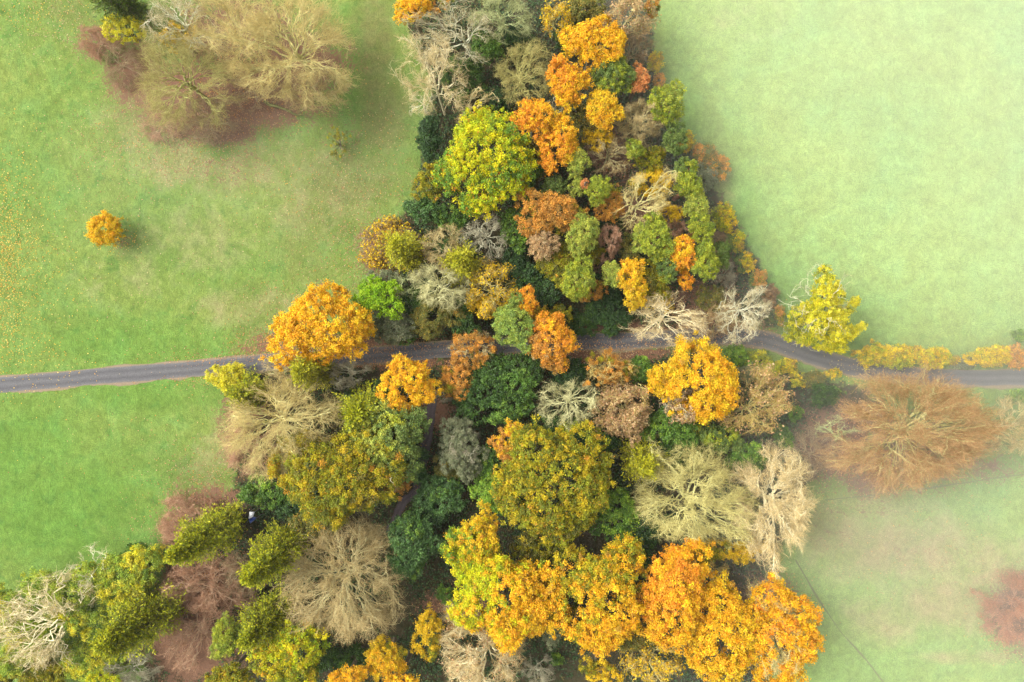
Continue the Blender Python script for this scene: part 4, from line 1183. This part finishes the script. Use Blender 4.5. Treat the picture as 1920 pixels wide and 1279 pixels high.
LANE = [(-700, 780), (-300, 744), (0, 722), (200, 704), (400, 689), (480, 681), (600, 672), (730, 664), (840, 655), (980, 646), (1110, 640), (1200, 639), (1300, 631), (1380, 627), (1440, 633), (1500, 662),
        (1560, 680), (1640, 697), (1720, 707), (1830, 710), (1920, 708), (2200, 704), (2700, 700)]
lane_line = smooth_line(LANE, 700)
rl = np.random.default_rng(8)
ribbon('road_verge', lane_line, 1.68, 1.62, .012, road_material('verge_soil', (.15, .105, .07), (.19, .14, .09), (.15, .13, .06)), rl, .2)
ribbon('road', lane_line, 1.38, 1.36, .024, road_material('old_asphalt', (.062, .060, .062), (.092, .089, .090), (.13, .112, .09)), rl, .07, 9, .03)
PATH = [(812, 742), (806, 790), (798, 830), (795, 868), (789, 898), (775, 922), (756, 944), (742, 965), (730, 1000)]
ribbon('path', smooth_line(PATH, 90), .75, .75, .015, road_material('trodden_earth', (.085, .062, .068), (.062, .048, .05), (.06, .045, .03)), rl, .25)
DITCH = [(1492, 1050), (1515, 1090), (1545, 1140), (1580, 1190), (1612, 1222), (1635, 1252), (1665, 1290), (1720, 1370)]
ditch_line = smooth_line(DITCH, 90)
ribbon('ditch', ditch_line, .12, .12, .008, road_material('ditch_soil', (.10, .115, .042), (.115, .125, .045), (.13, .15, .05)), rl, .05, 4)
LEDGE = [(1548, 938), (1640, 928), (1740, 915), (1830, 902), (1920, 889), (2050, 872)]
ribbon('ditch', smooth_line(LEDGE, 90), .10, .10, .008, bpy.data.materials['ditch_soil'], rl, .05, 4)

# fallen mossy log at the rim of the litter
x, y = W(497, 193); x2, y2 = W(580, 222)
t = thing('fallen_log', 'mossy fallen log lying at the edge of the brown litter', 'log', (x, y, 0), None)
rg = rng_for('log')
ts = np.linspace(0, 1, 9)
pts = np.stack([(x2 - x) * ts, (y2 - y) * ts + rg.normal(size=9) * .12, .28 - .12 * ts], 1)
Vv, Ff, Cc = merge([polytube(pts, .30 - .18 * ts, 8, (.16, .16, .05))])
make_obj('trunk', Vv, Ff, Cc * rg.uniform(.6, 1.3, (len(Ff), 1)), M_BARK, t)
parts = []
for k in range(7):
    a = pts[2 + k % 6]; d = np.array([rg.normal() * .8 + .8, rg.normal() * 1.0, abs(rg.normal()) * .5])
    q = np.stack([a, a + d, a + d * 1.8 + rg.normal(size=3) * .2])
    parts.append(polytube(q, [.07, .05, .02], 4, (.14, .12, .06)))
Vv, Ff, Cc = merge(parts)
make_obj('branch', Vv, Ff, Cc, M_BARK, t)


# ------------------------------------------------------------------ loose ground cover: undergrowth and fallen leaves
def scatter_undergrowth():
    rng = np.random.default_rng(77)
    n = 60000
    X = rng.uniform(-75, 60, n); Y = rng.uniform(-64, 64, n)
    m = inside(WOOD_N, X, Y) | inside(WOOD_S, X, Y)
    X, Y = X[m], Y[m]
    # clumpy
    f = np.sin(X * .31 + 1.3 * np.sin(Y * .17)) + np.sin(Y * .27 + 1.7 * np.sin(X * .13)) + rng.normal(size=len(X)) * .5
    # keep off the lane, the path and the reddish litter
    def dist(line):
        d = np.full(len(X), 1e9)
        for p in line[::3]:
            d = np.minimum(d, np.hypot(X - p[0], Y - p[1]))
        return d
    li = np.array([litter_w[np.clip(np.searchsorted(gy, b), 0, ny - 1), np.clip(np.searchsorted(gx, a), 0, nx - 1)] for a, b in zip(X, Y)])
    k = (f > -1.1) & (dist(lane_line) > 2.1) & (dist(smooth_line(PATH, 90)) > 1.1) & (rng.uniform(0, 1, len(X)) > li * 1.1)
    X, Y, f = X[k], Y[k], f[k]
    m = 5
    n = len(X) * m
    px = np.repeat(X, m) + rng.normal(size=n) * .3; py = np.repeat(Y, m) + rng.normal(size=n) * .3
    pz = np.abs(rng.normal(size=n)) * .28 + np.repeat(np.clip(f, 0, 2) * .22, m) + .05
    P = np.stack([px, py, pz], 1)
    N_ = unit(rng.normal(size=(n, 3)) * .5 + [0, 0, 1])
    ll = rng.uniform(.22, .48, n)
    V, F = leaf_quads(P, N_, ll, ll * .7, rng)
    tone = np.repeat(rng.uniform(0, 1, len(X)), m)[:, None]
    C = np.where(tone < .62, np.array([[.035, .075, .022]]), np.where(tone < .9, np.array([[.06, .105, .03]]), np.array([[.12, .10, .03]]))) * rng.uniform(.6, 1.4, (n, 1))
    o = make_obj('undergrowth', V, F, C, M_GLOSS)
    mark(o, 'stuff'); o['label'] = 'dark green ivy and bramble undergrowth covering the woodland floor'


def scatter_leaves():
    rng = np.random.default_rng(99)
    Ps, Cs = [], []

    def drift(px, py, rx, ry, n, pal):
        x, y = W(px, py)
        a = rng.normal(size=(n, 2)) * [rx * K * .6, ry * K * .6] + [x, y]
        Ps.append(a); Cs.append(np.array(pal)[rng.integers(0, len(pal), n)] * rng.uniform(.7, 1.3, (n, 1)))
    yel = [(.62, .42, .06), (.6, .34, .04), (.66, .5, .14), (.5, .26, .04)]
    brn = [(.38, .20, .10), (.30, .14, .07), (.45, .26, .14), (.5, .24, .05)]
    tan = [(.40, .28, .15), (.46, .33, .19), (.36, .21, .10)]
    drift(-6, 480, 60, 150, 2400, yel); drift(20, 500, 120, 200, 1300, yel); drift(60, 680, 110, 60, 200, yel)
    drift(60, 20, 120, 40, 500, yel + tan); drift(120, 60, 90, 60, 350, tan)
    drift(240, 250, 120, 90, 900, brn + tan); drift(360, 290, 160, 60, 900, brn + tan); drift(420, 240, 80, 60, 700, brn)
    drift(470, 130, 90, 70, 1500, brn); drift(460, 190, 120, 60, 1000, brn)
    drift(610, 380, 160, 130, 1100, tan + brn); drift(690, 300, 90, 120, 700, tan + brn); drift(700, 480, 80, 80, 900, tan + brn)
    drift(560, 560, 120, 50, 500, tan + brn); drift(520, 640, 80, 30, 800, brn); drift(420, 670, 120, 16, 300, brn)
    drift(225, 448, 40, 30, 250, yel + brn); drift(300, 560, 250, 120, 220, tan); drift(200, 400, 200, 120, 200, tan)
    drift(390, 715, 80, 14, 200, brn); drift(300, 820, 160, 90, 120, brn); drift(380, 900, 70, 60, 500, brn + tan)
    drift(720, 650, 150, 20, 800, brn); drift(760, 683, 120, 10, 600, brn); drift(1130, 655, 160, 26, 1400, brn + tan); drift(1350, 620, 120, 30, 900, brn + tan)
    drift(1160, 300, 60, 60, 700, brn); drift(1220, 400, 80, 60, 700, brn); drift(1330, 560, 80, 50, 900, brn)
    drift(1600, 840, 110, 90, 1500, brn); drift(1740, 860, 180, 80, 900, brn)
    drift(370, 1060, 110, 150, 2200, brn); drift(1920, 1150, 70, 70, 1800, brn); drift(1700, 1040, 220, 90, 500, brn)
    drift(860, 1140, 60, 40, 700, brn); drift(1440, 1120, 60, 60, 500, brn); drift(1640, 690, 110, 26, 250, yel); drift(800, 900, 40, 90, 300, brn)
    P2 = np.concatenate(Ps); C = np.concatenate(Cs); n = len(P2)
    z = rng.uniform(.06, .11, n)
    P = np.stack([P2[:, 0], P2[:, 1], z], 1)
    N_ = unit(rng.normal(size=(n, 3)) * .3 + [0, 0, 1])
    ll = rng.uniform(.13, .27, n)
    V, F = leaf_quads(P, N_, ll, ll * .75, rng)
    o = make_obj('fallen_leaves', V, F, np.clip(C, 0, .9), M_LEAF)
    mark(o, 'stuff'); o['label'] = 'yellow and brown fallen leaves strewn over grass and litter'


scatter_undergrowth()
scatter_leaves()


# ------------------------------------------------------------------ white and blue board by the tall cypress
def board():
    h = 2.8
    x, y = W(472, 971, h)
    t = thing('notice_board', 'small white and blue folded board standing beside the tall yellow-green cypress', 'board', (x, y, 0))

    def flat_mat(name, c, r=.4):
        m, nt, N, Lk = new_mat(name)
        out = N.new('ShaderNodeOutputMaterial'); p = N.new('ShaderNodeBsdfPrincipled')
        nz = N.new('ShaderNodeTexNoise'); nz.inputs['Scale'].default_value = 6
        mx = N.new('ShaderNodeMix'); mx.data_type = 'RGBA'
        mx.inputs[6].default_value = (*[v * .85 for v in c], 1); mx.inputs[7].default_value = (*c, 1)
        Lk.new(nz.outputs['Fac'], mx.inputs[0]); Lk.new(mx.outputs[2], p.inputs['Base Color'])
        p.inputs['Roughness'].default_value = r
        Lk.new(p.outputs[0], out.inputs['Surface'])
        return m
    mw = flat_mat('white_paint', (.82, .82, .84)); mb = flat_mat('blue_paint', (.03, .08, .36)); mg = flat_mat('pale_frame', (.5, .52, .56))

    def slab(name, quad, th, mat, parent):
        q = np.array(quad, float)
        n = unit(np.cross(q[1] - q[0], q[3] - q[0])[None])[0] * th
        V = np.concatenate([q, q + n])
        F = np.array([[3, 2, 1, 0], [4, 5, 6, 7], [0, 1, 5, 4], [1, 2, 6, 5], [2, 3, 7, 6], [3, 0, 4, 7]])
        return make_obj(name, V, F, None, mat, parent)
    zt = 3.0
    # quads in metres round the thing's base (photo: white 7x11 px above blue 12x12 px)
    s = .105
    wq = [(-3.5 * s, 10 * s, zt - .15), (-3.9 * s, -1.2 * s, zt), (3.0 * s, 2.2 * s, zt), (5.2 * s, 10 * s, zt - .15)]
    bq = [(-5.4 * s, -3.6 * s, zt - .35), (-4.6 * s, -10.5 * s, zt - .75), (6.6 * s, -1.0 * s, zt - .75), (3.2 * s, 2.0 * s, zt - .05)]
    slab('white_panel', wq, .04, mw, t)
    slab('blue_panel', bq, .04, mb, t)
    a, b = np.array(bq[1]), np.array(bq[2])
    Vv, Ff, _ = merge([polytube([a, b], [.035, .035], 6, (.5, .5, .5)), polytube([b, np.array(bq[3])], [.03, .03], 6, (.5, .5, .5))])
    make_obj('edge_rail', Vv, Ff, None, mg, t)
    for p in (wq[0], wq[3], bq[1], bq[2]):
        p = np.array(p)
        Vv, Ff, _ = merge([polytube([p * [1, 1, 0] - [0, 0, .1], p], [.03, .03], 6, (.5, .5, .5))])
        make_obj('leg', Vv, Ff, None, mg, t)


board()

# ------------------------------------------------------------------ mist, light, camera

def mist_bank(px, py, rx, ry, rz, dens):
    m, nt, N, Lk = new_mat('pale_mist')
    out = N.new('ShaderNodeOutputMaterial')
    v = N.new('ShaderNodeVolumePrincipled')
    v.inputs['Color'].default_value = (.98, .97, .90, 1)
    v.inputs['Density'].default_value = dens
    v.inputs['Anisotropy'].default_value = 0.0
    Lk.new(v.outputs[0], out.inputs['Volume'])
    # a flat-bottomed bank whose top falls away softly to nothing at its rim
    nu, nr = 48, 18
    u = np.linspace(0, 2 * PI, nu, endpoint=False)
    g = 1 + .10 * np.sin(2 * u + px) + .07 * np.sin(3 * u + py)
    r = np.linspace(0, 1, nr + 1)[1:]
    V = [np.array([[0, 0, rz], [0, 0, -1.0]])]
    for k in r:
        V.append(np.stack([np.cos(u) * rx * g * k, np.sin(u) * ry * g * k, np.full(nu, rz * (1 - k * k) ** 2)], 1))
    V.append(np.stack([np.cos(u) * rx * g, np.sin(u) * ry * g, np.full(nu, -1.0)], 1))
    V = np.concatenate(V)
    ring = lambda n: 2 + n * nu + np.arange(nu)
    F = []
    for n in range(nr):
        a, b = ring(n), ring(n + 1)
        F.append(np.stack([a, b, np.roll(b, -1), np.roll(a, -1)], 1))
    # caps as quads (pairs of neighbouring wedges)
    a, b = ring(0), ring(nr)
    e = np.arange(0, nu, 2)
    F.append(np.stack([np.zeros(len(e), int), a[e], a[(e + 1) % nu], a[(e + 2) % nu]], 1))
    F.append(np.stack([np.ones(len(e), int), b[(e + 2) % nu], b[(e + 1) % nu], b[e]], 1))
    F = np.concatenate(F)
    x, y = W(px, py)
    o = make_obj('mist', V, F, None, m, loc=(x, y, 0))
    mark(o, 'stuff'); o['label'] = 'thin pale mist drifting low over the grass'


# banks of ground mist over the fields, thinning out towards their rims
for b in ((1820, 10, 96, 78, 24, .0075), (1960, 340, 80, 84, 20, .0046), (1400, 40, 42, 48, 20, .0026), (1980, 1010, 92, 64, 20, .0046), (1690, 1220, 64, 54, 17, .0034),
          (1590, 880, 40, 34, 18, .0030), (440, 320, 48, 22, 10, .0034), (1390, 600, 22, 24, 12, .0034)):
    mist_bank(*b)
scene.cycles.volume_bounces = 1



def haze_box():
    m, nt, N, Lk = new_mat('thin_haze')
    out = N.new('ShaderNodeOutputMaterial')
    v = N.new('ShaderNodeVolumePrincipled')
    v.inputs['Color'].default_value = (.98, .98, .94, 1)
    v.inputs['Density'].default_value = .00007  # faint haze volume added to lift the shadows
    Lk.new(v.outputs[0], out.inputs['Volume'])
    a, b0, b1 = 6000.0, -1.5, CAM_H + 4
    V = np.array([[x, y, z] for z in (b0, b1) for x, y in ((-a, -a), (a, -a), (a, a), (-a, a))])
    F = np.array([[3, 2, 1, 0], [4, 5, 6, 7], [0, 1, 5, 4], [1, 2, 6, 5], [2, 3, 7, 6], [3, 0, 4, 7]])
    o = make_obj('haze', V, F, None, m)
    mark(o, 'stuff'); o['label'] = 'thin even haze added over the whole scene to lift the shadows'


haze_box()


w = bpy.data.worlds.new('World')
scene.world = w
w.use_nodes = True
nt = w.node_tree
bg = nt.nodes['Background']
sky = nt.nodes.new('ShaderNodeTexSky')
sky.sky_type = 'NISHITA'; sky.sun_disc = False
SUN_EL, SUN_AZ = math.radians(48), math.radians(290)     # azimuth clockwise from +Y
sky.sun_elevation = SUN_EL; sky.sun_rotation = SUN_AZ
sky.air_density = 1.0; sky.dust_density = 6.0; sky.ozone_density = 1.0
hs = nt.nodes.new('ShaderNodeHueSaturation'); hs.inputs['Saturation'].default_value = .18
nt.links.new(sky.outputs[0], hs.inputs['Color'])
nt.links.new(hs.outputs[0], bg.inputs['Color'])
bg.inputs['Strength'].default_value = .155

sun = bpy.data.lights.new('sun', 'SUN')
sun.energy = .8; sun.angle = math.radians(40); sun.color = (1, .95, .86)
so = bpy.data.objects.new('sun', sun); col.objects.link(so)
dx, dy, dz = math.sin(SUN_AZ) * math.cos(SUN_EL), math.cos(SUN_AZ) * math.cos(SUN_EL), math.sin(SUN_EL)
from mathutils import Vector
so.rotation_euler = Vector((-dx, -dy, -dz)).to_track_quat('-Z', 'Y').to_euler()
so.location = (dx * 200, dy * 200, dz * 200)

cam = bpy.data.cameras.new('camera')
cam.sensor_width = 36; cam.lens = 24; cam.clip_end = 4000; cam.clip_start = .5
co = bpy.data.objects.new('camera', cam); col.objects.link(co)
co.location = (0, 0, CAM_H); co.rotation_euler = (0, 0, 0)
scene.camera = co

scene.view_settings.view_transform = 'Standard'
scene.view_settings.look = 'None'
scene.view_settings.exposure = EXPOSURE
scene.view_settings.gamma = 1
scene.cycles.max_bounces = 5
scene.cycles.diffuse_bounces = 3
scene.cycles.glossy_bounces = 2
scene.cycles.transmission_bounces = 3
scene.cycles.use_denoising = True
